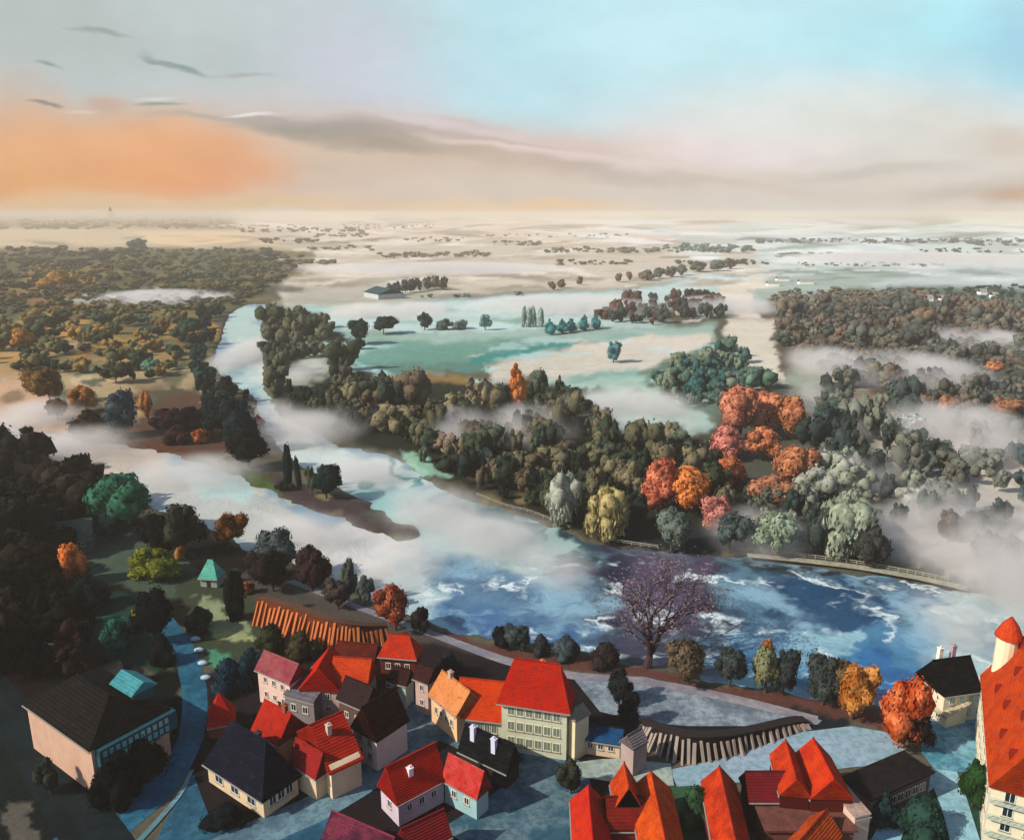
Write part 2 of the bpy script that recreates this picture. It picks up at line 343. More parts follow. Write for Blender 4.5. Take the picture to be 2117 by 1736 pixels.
# ---------------------------------------------------------------- land cover: fields, lawns and clearings as areas, some painted pale for mist
H = lambda c: np.array(lin(c))
AREAS = [  # outline in frame units on the plain, colour, edge softness
 # far plain
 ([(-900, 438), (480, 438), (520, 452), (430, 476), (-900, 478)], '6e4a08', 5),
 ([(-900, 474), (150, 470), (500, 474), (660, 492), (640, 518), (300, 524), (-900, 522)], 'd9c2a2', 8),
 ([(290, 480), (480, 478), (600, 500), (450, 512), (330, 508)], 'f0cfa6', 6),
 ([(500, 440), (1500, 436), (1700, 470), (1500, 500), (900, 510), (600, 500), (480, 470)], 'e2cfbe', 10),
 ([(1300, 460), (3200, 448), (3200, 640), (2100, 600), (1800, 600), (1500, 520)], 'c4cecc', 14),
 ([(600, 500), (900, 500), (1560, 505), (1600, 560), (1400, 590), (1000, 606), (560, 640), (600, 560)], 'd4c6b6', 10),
 ([(560, 630), (640, 575), (780, 560), (930, 590), (900, 620), (700, 640)], 'b9b3a6', 10),
 ([(-900, 512), (500, 512), (650, 520), (620, 560), (560, 600), (520, 630), (430, 660), (-900, 640)], '5a5a3c', 8),
 ([(-900, 585), (60, 590), (240, 620), (200, 645), (-900, 680)], '8e6740', 10),
 ([(70, 545), (200, 545), (215, 590), (60, 592)], 'b07f38', 8),
 ([(230, 600), (420, 600), (490, 612), (400, 628), (250, 630), (130, 622)], 'aebdb2', 7),
 ([(-900, 640), (430, 640), (450, 700), (430, 780), (200, 770), (-900, 770)], '7c6c40', 12),
 ([(10, 670), (130, 672), (130, 710), (0, 712)], 'c08a45', 8),
 ([(-900, 700), (200, 700), (380, 740), (450, 770), (460, 800), (300, 850), (120, 800), (-900, 850)], 'b09a75', 16),
 ([(-900, 780), (60, 780), (160, 860), (150, 900), (-200, 900), (-900, 860)], 'c9a384', 14),
 ([(130, 870), (300, 800), (460, 800), (540, 860), (560, 940), (420, 950), (200, 915)], '5a4034', 10),
 ([(230, 905), (400, 930), (490, 925), (520, 960), (600, 1000), (500, 1000), (380, 955)], '55301c', 8),
 ([(380, 950), (480, 935), (560, 990), (620, 1030), (600, 1050), (470, 1000)], '47562c', 9),
 ([(560, 985), (660, 1010), (760, 1050), (870, 1108), (760, 1098), (640, 1060)], '43383a', 9),
 # middle meadows
 ([(620, 660), (760, 630), (1050, 612), (1260, 598), (1500, 560), (1560, 570), (1500, 620), (1250, 650), (1100, 690), (700, 690)], 'c2d8d5', 8),
 ([(690, 690), (1100, 680), (1480, 668), (1480, 700), (1250, 705), (1000, 730), (700, 730)], '9fb9ae', 9),
 ([(700, 728), (940, 724), (1010, 752), (1000, 768), (760, 772)], '5d8578', 6),
 ([(700, 715), (850, 705), (1100, 702), (1110, 722), (1000, 745), (880, 752), (720, 750)], '6f9d90', 8),
 ([(960, 738), (1180, 702), (1200, 715), (1060, 745), (980, 752)], '3f8d88', 5),
 ([(690, 740), (740, 745), (800, 772), (900, 775), (700, 790)], '9fd0cb', 8),
 ([(1000, 755), (1200, 715), (1470, 690), (1480, 730), (1380, 770), (1180, 780), (1010, 785)], 'd3cbbd', 9),
 ([(1180, 712), (1460, 686), (1478, 705), (1460, 732), (1350, 735), (1180, 735)], 'd9cdbe', 6),
 ([(1120, 780), (1400, 765), (1440, 800), (1460, 860), (1490, 890), (1300, 900), (1180, 830)], 'aecabf', 9),
 ([(1160, 770), (1320, 762), (1330, 775), (1180, 790)], '8fb3aa', 6),
 ([(1320, 770), (1400, 735), (1500, 700), (1545, 740), (1580, 800), (1560, 820), (1480, 865), (1380, 830), (1330, 800)], '5f7868', 8),
 ([(1480, 705), (1530, 700), (1570, 790), (1560, 812), (1500, 770)], '3b6f6c', 7),
 ([(790, 772), (1010, 778), (1045, 805), (1030, 830), (960, 838), (820, 832)], '8a7040', 7),
 ([(1490, 575), (1600, 540), (1900, 560), (1700, 620), (1600, 640), (1500, 620)], 'aab9b0', 8),
 ([(1620, 500), (2050, 500), (2030, 560), (1780, 545)], 'd4e2e0', 9),
 ([(1500, 590), (1590, 555), (1620, 560), (1560, 600), (1560, 660), (1500, 650), (1480, 625)], 'e6dbcb', 5),
 ([(1500, 655), (1585, 660), (1590, 720), (1640, 800), (1560, 800), (1530, 740)], 'dcd2c2', 6),
 ([(1600, 620), (1800, 600), (2050, 630), (2300, 640), (3000, 640), (3000, 930), (2117, 950), (1980, 900), (1850, 830), (1700, 840), (1640, 790), (1590, 710)], '5c5246', 12),
 ([(1850, 590), (2117, 600), (2400, 590), (2400, 640), (1900, 640)], '627268', 8),
 ([(1640, 740), (1760, 720), (1790, 760), (1800, 800), (1690, 830), (1620, 800)], '9fa596', 12),
 ([(1700, 740), (1760, 735), (1785, 765), (1740, 770)], 'd6c5b3', 5),  # mist patch painted as pale ground
 ([(1600, 780), (1700, 830), (1900, 960), (2100, 1170), (2300, 1260), (1900, 1200), (1560, 1150), (1500, 1050), (1480, 900)], '4e5248', 14),
 ([(1760, 850), (1880, 840), (2000, 930), (2150, 980), (2400, 1060), (2400, 1280), (2117, 1245), (1960, 1190), (1870, 1110), (1900, 1000), (1800, 930)], 'b3aea1', 16),  # mist whitening painted into the ground colour
 ([(1870, 880), (1990, 900), (2117, 960), (2300, 960), (2300, 1000), (2060, 1010), (1950, 950)], 'd2c5b8', 14),  # upper mist band, also painted on the ground
 ([(1880, 1070), (2000, 1090), (2117, 1080), (2400, 1100), (2400, 1280), (2117, 1240), (1960, 1180), (1900, 1130)], 'd6cbc2', 12),  # ground colour paled for the mist lying here
 # central wood floor
 ([(550, 650), (670, 650), (720, 740), (800, 790), (1000, 800), (1160, 790), (1210, 850), (1310, 900), (1490, 905), (1560, 1000), (1560, 1140), (1270, 1122), (1100, 1062), (900, 996), (800, 935), (650, 885), (560, 830)], '26281c', 9),
 ([(590, 760), (660, 720), (690, 770), (640, 800), (590, 810)], 'aeb4a0', 8),  # misty gap between the trees, painted pale on the floor
 ([(1130, 870), (1250, 868), (1260, 895), (1140, 900)], '9a7c52', 7),
 ([(820, 930), (900, 945), (935, 990), (880, 985)], '8fb6a2', 4),
 ([(1200, 1080), (1500, 1090), (1560, 1150), (1270, 1124)], '20242a', 6),
 # near bank and town ground
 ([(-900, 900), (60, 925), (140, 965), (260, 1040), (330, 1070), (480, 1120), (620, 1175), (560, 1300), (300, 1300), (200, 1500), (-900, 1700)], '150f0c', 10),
 ([(100, 1080), (260, 1100), (400, 1150), (420, 1230), (300, 1230), (180, 1180)], '4a5a4c', 8),
 ([(60, 1300), (180, 1220), (290, 1240), (360, 1330), (330, 1400), (230, 1370)], '1f3d33', 8),
 ([(330, 1180), (560, 1200), (640, 1290), (560, 1380), (430, 1370), (380, 1260)], '3c4432', 6),
 ([(385, 1232), (440, 1245), (520, 1300), (480, 1320), (420, 1290)], '8a9672', 3),
 ([(420, 1290), (520, 1318), (515, 1335), (450, 1320)], '9aa070', 3),
 ([(440, 1345), (520, 1368), (520, 1400), (450, 1390)], '4a8a6c', 3),
 ([(220, 1270), (290, 1290), (265, 1355), (240, 1350)], '2f7a64', 3),
 ([(480, 1180), (780, 1262), (900, 1300), (1100, 1345), (1100, 1390), (880, 1340), (600, 1265), (480, 1230)], '4c4642', 5),
 ([(870, 1296), (1040, 1330), (1230, 1362), (1450, 1408), (1640, 1440), (1850, 1480), (1850, 1505), (1600, 1465), (1330, 1405), (1100, 1372), (880, 1318)], '5d3a34', 4),
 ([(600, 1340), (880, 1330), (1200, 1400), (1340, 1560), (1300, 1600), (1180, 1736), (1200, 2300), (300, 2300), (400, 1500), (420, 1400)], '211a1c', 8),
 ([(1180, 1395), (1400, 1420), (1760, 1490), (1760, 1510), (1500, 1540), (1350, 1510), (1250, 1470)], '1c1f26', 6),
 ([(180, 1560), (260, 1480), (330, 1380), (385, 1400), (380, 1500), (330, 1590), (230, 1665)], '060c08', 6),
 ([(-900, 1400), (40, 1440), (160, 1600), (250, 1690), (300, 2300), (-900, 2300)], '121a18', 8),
 ([(10, 1660), (60, 1660), (90, 1900), (0, 1900)], '56524a', 6),
 ([(1380, 1620), (1500, 1600), (1500, 2000), (1390, 2000)], '37553a', 8),
 ([(1780, 1660), (2117, 1560), (2400, 1560), (2400, 2300), (1780, 2300)], '24463a', 8),
]
def strokes(box, n, size, pal, asp=6):
    x0, x1, y0, y1 = box; o = []
    for _ in range(n):
        y = y0+(y1-y0)*random.random(); s = size*random.uniform(.5, 1.5)
        o.append((random.uniform(x0, x1), y, s, max(1.2, s/asp*random.uniform(.7, 1.4)), random.uniform(-.12, .12), random.choice(pal), random.uniform(.45, .95)))
    return o
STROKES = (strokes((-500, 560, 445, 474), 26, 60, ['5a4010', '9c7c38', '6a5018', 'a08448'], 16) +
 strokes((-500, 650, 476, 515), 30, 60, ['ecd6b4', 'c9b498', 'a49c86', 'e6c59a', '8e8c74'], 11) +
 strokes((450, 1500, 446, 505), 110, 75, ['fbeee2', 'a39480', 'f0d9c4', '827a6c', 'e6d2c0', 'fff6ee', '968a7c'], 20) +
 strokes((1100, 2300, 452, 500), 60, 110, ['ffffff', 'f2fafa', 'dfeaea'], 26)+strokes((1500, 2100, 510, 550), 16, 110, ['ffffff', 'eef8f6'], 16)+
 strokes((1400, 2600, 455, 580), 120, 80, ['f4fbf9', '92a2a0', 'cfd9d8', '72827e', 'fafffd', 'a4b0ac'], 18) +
 strokes((600, 1560, 500, 600), 90, 70, ['f2e4d4', 'a39684', 'c4b8a6', 'f8eee2', '8e8474'], 14) +
 strokes((-500, 620, 520, 640), 90, 55, ['3b4030', '6a6a44', '2f3a2c', '7a6a44', '58603f', '8f7a45', '49553f'], 6) +
 strokes((-500, 430, 640, 760), 110, 60, ['8a7642', '46543c', 'b4823a', '5c664a', '3a4630', 'b8965c', 'c08c42', '6a4c26'], 5) +
 strokes((-400, 440, 740, 900), 80, 32, ['4c4c34', '5a4a30', '3c4c3c', 'c9b48c', '7f8468', '5c6f5c', 'b48f60', 'd8c8ac', '6b5a42'], 3) +
 strokes((640, 1480, 615, 790), 46, 60, ['b4d2cf', '9bbcb3', 'd8d4c8', '8cb1a7', 'c7dedb'], 9) +
 strokes((1150, 1470, 780, 880), 16, 45, ['9fc2b8', 'c2dad0', 'b4cdbf'], 7) +
 strokes((1600, 2500, 640, 860), 90, 30, ['6d5c4c', '4a4640', '83664f', '5a6054', '8b7a68', '3f4a48', 'a0765a'], 3) +
 strokes((1640, 2300, 830, 1170), 60, 30, ['a8a89a', '4b5a54', 'c6bfb2', '6d6f64', '394846', '8f9486'], 2.4) +
 strokes((560, 1500, 780, 1100), 70, 22, ['54523a', '2c3024', '6f6448', '47523f', '8a7a58'], 2.4))
RIVER_ROWS = True
def colour_land(PX, PY):
    c = np.empty(PX.shape+(3,)); c[:] = H('5a5648')
    wx = (fbm(PX*.012, PY*.03, 4)-.5); wy = (fbm(PX*.012+90, PY*.03+40, 4)-.5)
    fx = (fbm(PX*.07+5, PY*.12, 3)-.5); fy = (fbm(PX*.07+55, PY*.12+9, 3)-.5)
    scale = np.clip((PY-440)/400, .08, 1)
    QX = PX+wx*70+fx*26; QY = PY+(wy*34+fy*16)*scale
    def put(sd, col, soft, k=1.0):
        nonlocal c
        m = (sstep(sd, -soft, soft)*k)[..., None]; c = c*(1-m)+H(col)*m
    def near(poly, pad):
        P = np.array(poly); return (QX > P[:, 0].min()-pad) & (QX < P[:, 0].max()+pad) & (QY > P[:, 1].min()-pad) & (QY < P[:, 1].max()+pad)
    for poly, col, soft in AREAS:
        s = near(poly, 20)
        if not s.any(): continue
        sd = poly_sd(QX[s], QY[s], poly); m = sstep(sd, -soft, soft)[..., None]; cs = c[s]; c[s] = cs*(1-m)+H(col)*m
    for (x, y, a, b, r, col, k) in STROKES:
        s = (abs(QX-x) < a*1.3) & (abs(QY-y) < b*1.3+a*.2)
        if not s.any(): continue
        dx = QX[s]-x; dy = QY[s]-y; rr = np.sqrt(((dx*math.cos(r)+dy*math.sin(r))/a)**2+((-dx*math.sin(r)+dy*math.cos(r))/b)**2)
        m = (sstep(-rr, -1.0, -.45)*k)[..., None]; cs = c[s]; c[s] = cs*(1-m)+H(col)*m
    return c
def sheet(name, X, Y, Z, colfn, mat, keep=None, extra=None):
    nr, ncl = X.shape; v = np.stack([X, Y, Z], -1).reshape(-1, 3)
    idx = np.arange(nr*ncl).reshape(nr, ncl)
    q = np.stack([idx[:-1, :-1], idx[:-1, 1:], idx[1:, 1:], idx[1:, :-1]], -1)
    if keep is not None:
        kk = keep[:-1, :-1] | keep[:-1, 1:] | keep[1:, 1:] | keep[1:, :-1]; q = q[kk]
    q = q.reshape(-1, 4)
    used = np.unique(q); remap = -np.ones(nr*ncl, int); remap[used] = np.arange(len(used)); v = v[used]; q = remap[q]
    me = bpy.data.meshes.new(name); me.vertices.add(len(v)); me.vertices.foreach_set('co', v.ravel().astype('f'))
    me.loops.add(q.size); me.loops.foreach_set('vertex_index', q.ravel().astype('i'))
    me.polygons.add(len(q)); me.polygons.foreach_set('loop_start', np.arange(0, q.size, 4, dtype='i')); me.polygons.foreach_set('loop_total', np.full(len(q), 4, 'i'))
    me.polygons.foreach_set('use_smooth', np.ones(len(q), bool))
    c = colfn.reshape(-1, 3)[used]; at = me.color_attributes.new('Col', 'FLOAT_COLOR', 'POINT')
    at.data.foreach_set('color', np.concatenate([c, np.ones((len(c), 1))], 1).ravel().astype('f'))
    if extra is not None:
        fa = me.attributes.new('Foam', 'FLOAT', 'POINT'); fa.data.foreach_set('value', extra.reshape(-1)[used].astype('f'))
    me.update(); me.validate(); me.materials.append(mat)
    o = bpy.data.objects.new(name, me); COL.objects.link(o); tag(o, kind='structure'); return o
# rows evenly spread over the slope of sight, so the plain is as finely shaped near as far
sl = np.concatenate([np.linspace(R(72), R(46), 30)[:-1], np.linspace(R(46), R(3), 330)[:-1], np.geomspace(R(3), R(.14), 90)])
rows = CAMZ/np.tan(sl); rows = np.concatenate([[-400, -100], rows])
us = np.concatenate([np.linspace(-1.6, -.72, 40)[:-1], np.linspace(-.72, .72, 620), np.linspace(.72, 1.6, 40)[1:]])
YY, UU = np.meshgrid(rows, us, indexing='ij'); XX = UU*np.where(YY < 60, 60+(60-YY)*.5, YY)*1.05
PX, PY = to_px(XX, YY, -1.2); PYc = np.where(YY < 30, 2600, PY)
ok = (PYc > 600) & (PYc < 1700)
sd = np.full(PX.shape, -99.); sd[ok] = poly_sd(PX[ok], PYc[ok], RIVER)
ragged = (fbm(XX*.12, YY*.12, 4)-.5)
dist_m = sd*np.hypot(XX, YY)/FPX*1.2+ragged*5
ZZ = -3.6*sstep(dist_m, -1.5, 5.0)+(fbm(XX*.02, YY*.02, 4)-.5)*1.2*sstep(-dist_m, 4, 25)*(YY > 0)
ZZ = np.where(PYc > 1250, np.where(dist_m < -1, 0, ZZ), ZZ)
PX0, PY0 = to_px(XX, YY, 0.0); PY0 = np.where(YY < 30, 2600, PY0)
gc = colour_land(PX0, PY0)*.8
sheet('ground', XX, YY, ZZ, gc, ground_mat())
# river: water sheet 1.2 m below the banks
WAREAS = [  # tints of the water; some hold painted reflections and mist
 ([(-300, 840), (130, 880), (400, 960), (640, 1070), (860, 1110), (900, 1140), (860, 1200), (700, 1230), (400, 1100), (100, 960), (-300, 930)], 'b9b9b2', 12),
 ([(-300, 850), (200, 900), (330, 950), (250, 1010), (100, 960), (-300, 930)], 'c4b5a4', 14),
 ([(330, 960), (480, 985), (500, 1040), (380, 1020)], 'b4cdc8', 10), ([(520, 1060), (860, 1130), (860, 1190), (700, 1180)], 'cdc9c4', 12),
 ([(440, 610), (560, 610), (560, 760), (560, 860), (640, 900), (560, 900), (520, 830), (430, 790)], 'b2c9c2', 8),
 ([(480, 690), (540, 690), (545, 800), (480, 790), (470, 740)], 'd3d3cb', 8), ([(430, 730), (470, 735), (460, 770), (430, 760)], '2f7a82', 4),
 ([(540, 860), (650, 880), (700, 930), (830, 950), (880, 1010), (800, 1010), (620, 960), (560, 920)], 'cad6cf', 9),
 ([(800, 935), (828, 938), (830, 1005), (812, 1015)], '3a8583', 4), ([(690, 1000), (820, 1010), (900, 1060), (860, 1100), (780, 1060)], '86b6b1', 10),  # first patch: dark teal reflection painted into the water colour
 ([(860, 1000), (960, 1030), (1080, 1110), (1170, 1180), (1150, 1230), (1000, 1170), (880, 1130), (860, 1080)], 'a8bfba', 26),
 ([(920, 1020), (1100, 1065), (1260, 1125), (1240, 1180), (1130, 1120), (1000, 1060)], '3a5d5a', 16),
 ([(1100, 1080), (1180, 1100), (1180, 1150), (1130, 1160)], '9fbdb8', 8),
 ([(780, 1140), (900, 1130), (950, 1200), (900, 1290), (850, 1290), (780, 1230)], 'b5c6c4', 12),
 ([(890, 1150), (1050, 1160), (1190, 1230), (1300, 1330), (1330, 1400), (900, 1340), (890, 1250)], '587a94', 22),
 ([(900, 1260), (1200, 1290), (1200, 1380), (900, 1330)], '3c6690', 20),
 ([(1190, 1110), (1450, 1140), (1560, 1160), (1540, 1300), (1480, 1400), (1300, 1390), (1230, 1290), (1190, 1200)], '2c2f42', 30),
 ([(1300, 1160), (1440, 1150), (1450, 1260), (1330, 1330), (1290, 1300)], '54495e', 34),  # pink reflection painted in as a violet patch
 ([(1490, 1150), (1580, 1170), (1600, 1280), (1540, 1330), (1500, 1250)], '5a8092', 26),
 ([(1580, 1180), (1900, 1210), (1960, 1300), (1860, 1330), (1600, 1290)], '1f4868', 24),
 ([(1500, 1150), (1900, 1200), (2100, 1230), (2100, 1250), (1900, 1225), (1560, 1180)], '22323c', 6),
 ([(1500, 1300), (1900, 1310), (2000, 1500), (1600, 1440), (1480, 1400)], '467d9e', 22),
 ([(1750, 1340), (1850, 1340), (1870, 1440), (1760, 1430)], '2c6a9c', 12), ([(1500, 1380), (1640, 1390), (1650, 1450), (1520, 1430)], '8fb8c2', 9),
 ([(1640, 1300), (1780, 1300), (1790, 1340), (1660, 1335)], '8db4c0', 8),
 ([(1930, 1215), (2400, 1260), (2400, 1560), (1990, 1400), (1930, 1310)], 'b3c6c2', 12), ([(2000, 1280), (2080, 1290), (2060, 1330)], '6d9aa6', 8),  # first patch: mist over the right water painted as a pale tint
]
def colour_water(PX, PY):
    c = np.empty(PX.shape+(3,)); c[:] = H('7f9aa8')
    fx = (fbm(PX*.012+5, PY*.03, 5)-.5); fy = (fbm(PX*.012+55, PY*.03+9, 5)-.5); QX = PX+fx*190; QY = PY+fy*90
    for poly, col, soft in WAREAS:
        m = sstep(poly_sd(QX, QY, poly), -soft, soft)[..., None]; c = c*(1-m)+H(col)*m
    return c
wr = CAMZ/np.tan(np.linspace(R(40), R(5.5), 330)); wu = np.linspace(-.95, .95, 640)
WY, WU = np.meshgrid(wr, wu, indexing='ij'); WX = WU*WY
wpx, wpy = to_px(WX, WY, -1.2); wsd = poly_sd(wpx, wpy, RIVER)
foam = sstep(wpx, 820, 930)*sstep(wpy, 1120, 1190)
sheet('river', WX, WY, WX*0-1.2, colour_water(wpx, wpy)*.85, water_mat(), keep=wsd > -14, extra=foam)

# ---------------------------------------------------------------- roads, yards and quays: thin sheets on the ground
def smooth_line(pts, n=8):
    P = [np.array(p, float) for p in pts]; P = [2*P[0]-P[1]]+P+[2*P[-1]-P[-2]]; o = []
    for i in range(1, len(P)-2):
        for k in range(n):
            t = k/n; a, b, c, d = P[i-1:i+3]
            o.append(.5*((2*b)+(-a+c)*t+(2*a-5*b+4*c-d)*t*t+(-a+3*b-3*c+d)*t**3))
    o.append(P[-2]); return o
def road_mat(c, c2):
    m, t, p = new_mat('paving_'+c); w = world_pos(t); n1 = noise(t, .11, 6, w, .7); n2 = noise(t, .7, 6, w, .7)
    a = mixc(t, mrange(t, n1.outputs[0], .4, .6, 0, 1), lin4(c), lin4(c2)); b = mixc(t, mrange(t, n2.outputs[0], .44, .6, 0, .5), a, vary(c, .5))
    t.links.new(b, p.inputs['Base Color']); p.inputs['Roughness'].default_value = .7; return m
_z = [0.03]
def strip(name, pts, c, c2, label=None, z=None):
    _z[0] += .012; z = _z[0]
    q = smooth_line(pts); W = [G(a[0], a[1], z) for a in q]; vs = []
    for i, p in enumerate(W):
        d = (W[min(i+1, len(W)-1)]-W[max(i-1, 0)]).normalized(); n = Vector((-d.y, d.x, 0)); h = q[i][2]*.5
        vs += [p+n*h, p-n*h]
    fs = [(2*i, 2*i+1, 2*i+3, 2*i+2) for i in range(len(W)-1)]
    return tag(mesh_obj(name, vs, fs, road_mat(c, c2)), kind='structure')
def yard(name, pts, c, c2):
    _z[0] += .012; vs = [G(x, y, _z[0]) for x, y in pts]
    return tag(mesh_obj(name, vs, [tuple(range(len(vs)))], road_mat(c, c2)), kind='structure')
strip('road', [(262, 1195, 2), (300, 1235, 3.5), (345, 1290, 4.5), (382, 1350, 5), (402, 1430, 5), (396, 1512, 5), (366, 1580, 5.5), (318, 1640, 6.5), (250, 1690, 8), (150, 1760, 11)], '1c4c60', '2a6076')
strip('road', [(-60, 1380, 7), (20, 1470, 8), (80, 1560, 8), (130, 1640, 8), (190, 1720, 9), (240, 1800, 9)], '0c1517', '131f22')
yard('yard', [(400, 1600), (430, 1680), (540, 1705), (640, 1680), (700, 1640), (700, 1660), (690, 1736), (620, 1900), (250, 1900), (340, 1700)], '1f465a', '2e5a6e')
strip('street', [(815, 1420, 5), (845, 1465, 11), (850, 1510, 13), (790, 1570, 10), (730, 1620, 8), (650, 1670, 7), (560, 1710, 7), (440, 1770, 8)], '46606c', '64808a')
strip('street', [(870, 1490, 9), (950, 1510, 9), (1030, 1545, 11), (1110, 1580, 15), (1130, 1640, 16), (1080, 1700, 17), (1000, 1770, 19)], '2b5060', '5a7078')
yard('quay', [(1240, 1470), (1180, 1395), (1330, 1398), (1500, 1440), (1700, 1488), (1690, 1497), (1560, 1500), (1420, 1500), (1330, 1492)], '5f6a74', '87939a')
strip('quay_path', [(600, 1200, 2.2), (760, 1262, 2.2), (900, 1312, 2.5), (1050, 1366, 3), (1180, 1395, 3), (1340, 1410, 3), (1520, 1445, 3), (1690, 1488, 3)], '8a8488', '6f6d78')
yard('esplanade', [(1385, 1590), (1470, 1572), (1560, 1545), (1660, 1512), (1760, 1500), (1830, 1512), (1875, 1545), (1830, 1580), (1760, 1585), (1650, 1600), (1500, 1620), (1400, 1625)], '7d9aa4', '8d9fb0')
yard('square', [(1905, 1440), (1950, 1475), (2035, 1470), (2045, 1560), (2030, 1590), (1940, 1600), (1905, 1555)], '387488', '74a0ac')
strip('footpath', [(1945, 1590, 5.5), (1965, 1640, 5), (1985, 1700, 4.6), (2010, 1790, 5)], '7ea8b4', '8db4be')
strip('footpath', [(1935, 1610, 2), (1900, 1630, 3), (1860, 1680, 3.4), (1820, 1760, 4)], '86b0ba', '7ea8b4')
strip('footpath', [(397, 1590, .7), (375, 1635, .9), (335, 1685, 1), (280, 1745, 1.1)], '6a8c90', '4c7078')
strip('footpath', [(885, 1440, 3), (930, 1490, 3), (1000, 1540, 3)], '6c7680', '59646e')
strip('footpath', [(1170, 1590, 3), (1250, 1590, 6), (1310, 1595, 7), (1390, 1600, 6)], '8a9890', '9aa69c')

# ---------------------------------------------------------------- buildings
def P_at(p, z): return G(p[0], p[1], z)
def wall_grid(wallmat, root, face, Lx, Wy, h, cols, rows, ww, wh, frame_c, glass_c, margin=1.0, base=.9, arched=False):
    if face in 'FK': length = Lx
    else: length = Wy
    for r in range(rows):
        for c in range(cols):
            s = -length/2+margin+(length-2*margin)*(c+.5)/cols; z = base+(h-base-.3)*(r+.5)/rows
            def place(a, d, zz):      # a along the wall, d outwards
                return {'F': (a, -Wy/2-d, zz), 'K': (a, Wy/2+d, zz), 'L': (-Lx/2-d, a, zz), 'R': (Lx/2+d, a, zz)}[face]
            b = MB(); p = MB(); t = .12
            for (a0, a1, z0, z1) in ((s-ww/2-t, s-ww/2, z-wh/2-t, z+wh/2+t), (s+ww/2, s+ww/2+t, z-wh/2-t, z+wh/2+t), (s-ww/2, s+ww/2, z-wh/2-t, z-wh/2), (s-ww/2, s+ww/2, z+wh/2, z+wh/2+t), (s-.04, s+.04, z-wh/2, z+wh/2)):
                q = [place(a, d, zz) for zz in (z0, z1) for d in (.01, .1) for a in (a0, a1)]
                k = [(0, 1, 5, 4), (2, 6, 7, 3), (0, 2, 3, 1), (4, 5, 7, 6), (0, 4, 6, 2), (1, 3, 7, 5)]; b.add(q, k)
            q = [place(a, d, zz) for zz in (z-wh/2, z+wh/2) for d in (.005, .05) for a in (s-ww/2, s+ww/2)]
            p.add(q, [(0, 1, 5, 4), (2, 6, 7, 3), (0, 2, 3, 1), (4, 5, 7, 6), (0, 4, 6, 2), (1, 3, 7, 5)])
            f = b.build('window', plain(frame_c), root); p.build('pane', glass(glass_c), f)
            q = [place(a, d, zz) for zz in (z-wh/2-t-.12, z-wh/2-t) for d in (.0, .22) for a in (s-ww/2-.22, s+ww/2+.22)]
            MB().add(q, [(0, 1, 5, 4), (2, 6, 7, 3), (0, 2, 3, 1), (4, 5, 7, 6), (0, 4, 6, 2), (1, 3, 7, 5)]).build('sill', plain('8a8378'), f)
def roof_mesh(Lx, Wy, h, rise, kind, over=.45, th=.22):
    a, b = Lx/2+over, Wy/2+over; drop = rise*over/(min(Lx, Wy)/2) if kind != 'flat' else 0
    e = h-min(drop, .6)
    if kind == 'gableX': top = [(-a, 0, h+rise), (a, 0, h+rise)]; fs = [(0, 1, 5, 4), (2, 3, 4, 5), (1, 2, 5), (3, 0, 4)]
    elif kind == 'gableY': top = [(0, -b, h+rise), (0, b, h+rise)]; fs = [(0, 1, 4), (1, 2, 5, 4), (2, 3, 5), (3, 0, 4, 5)]
    elif kind == 'hipX':
        k = max(.1, Lx/2-Wy/2*.8); top = [(-k, 0, h+rise), (k, 0, h+rise)]; fs = [(0, 1, 5, 4), (2, 3, 4, 5), (1, 2, 5), (3, 0, 4)]
    elif kind == 'hipY':
        k = max(.1, Wy/2-Lx/2*.8); top = [(0, -k, h+rise), (0, k, h+rise)]; fs = [(0, 1, 4), (1, 2, 5, 4), (2, 3, 5), (3, 0, 4, 5)]
    elif kind == 'pyr': top = [(-.02, 0, h+rise), (.02, 0, h+rise)]; fs = [(0, 1, 5, 4), (2, 3, 4, 5), (1, 2, 5), (3, 0, 4)]
    elif kind == 'leanK': return [(-a, -b, e), (a, -b, e), (a, b, h+rise), (-a, b, h+rise), (-a, -b, e+th), (a, -b, e+th), (a, b, h+rise+th), (-a, b, h+rise+th)], [(3, 2, 1, 0), (4, 5, 6, 7), (0, 1, 5, 4), (1, 2, 6, 5), (2, 3, 7, 6), (3, 0, 4, 7)]
    else: return [(-a, -b, h), (a, -b, h), (a, b, h), (-a, b, h), (-a, -b, h+.35), (a, -b, h+.35), (a, b, h+.35), (-a, b, h+.35)], [(3, 2, 1, 0), (4, 5, 6, 7), (0, 1, 5, 4), (1, 2, 6, 5), (2, 3, 7, 6), (3, 0, 4, 7)]
    base = [(-a, -b, e), (a, -b, e), (a, b, e), (-a, b, e)]
    vs = base+top; n = 6; vs2 = [(x, y, z+th) for x, y, z in vs]
    allv = vs+vs2; F = [tuple(i+n for i in f) for f in fs]+[tuple(reversed(f)) for f in fs]
    for i in range(4):
        j = (i+1) % 4; F.append((i, j, j+n, i+n))
    return allv, F
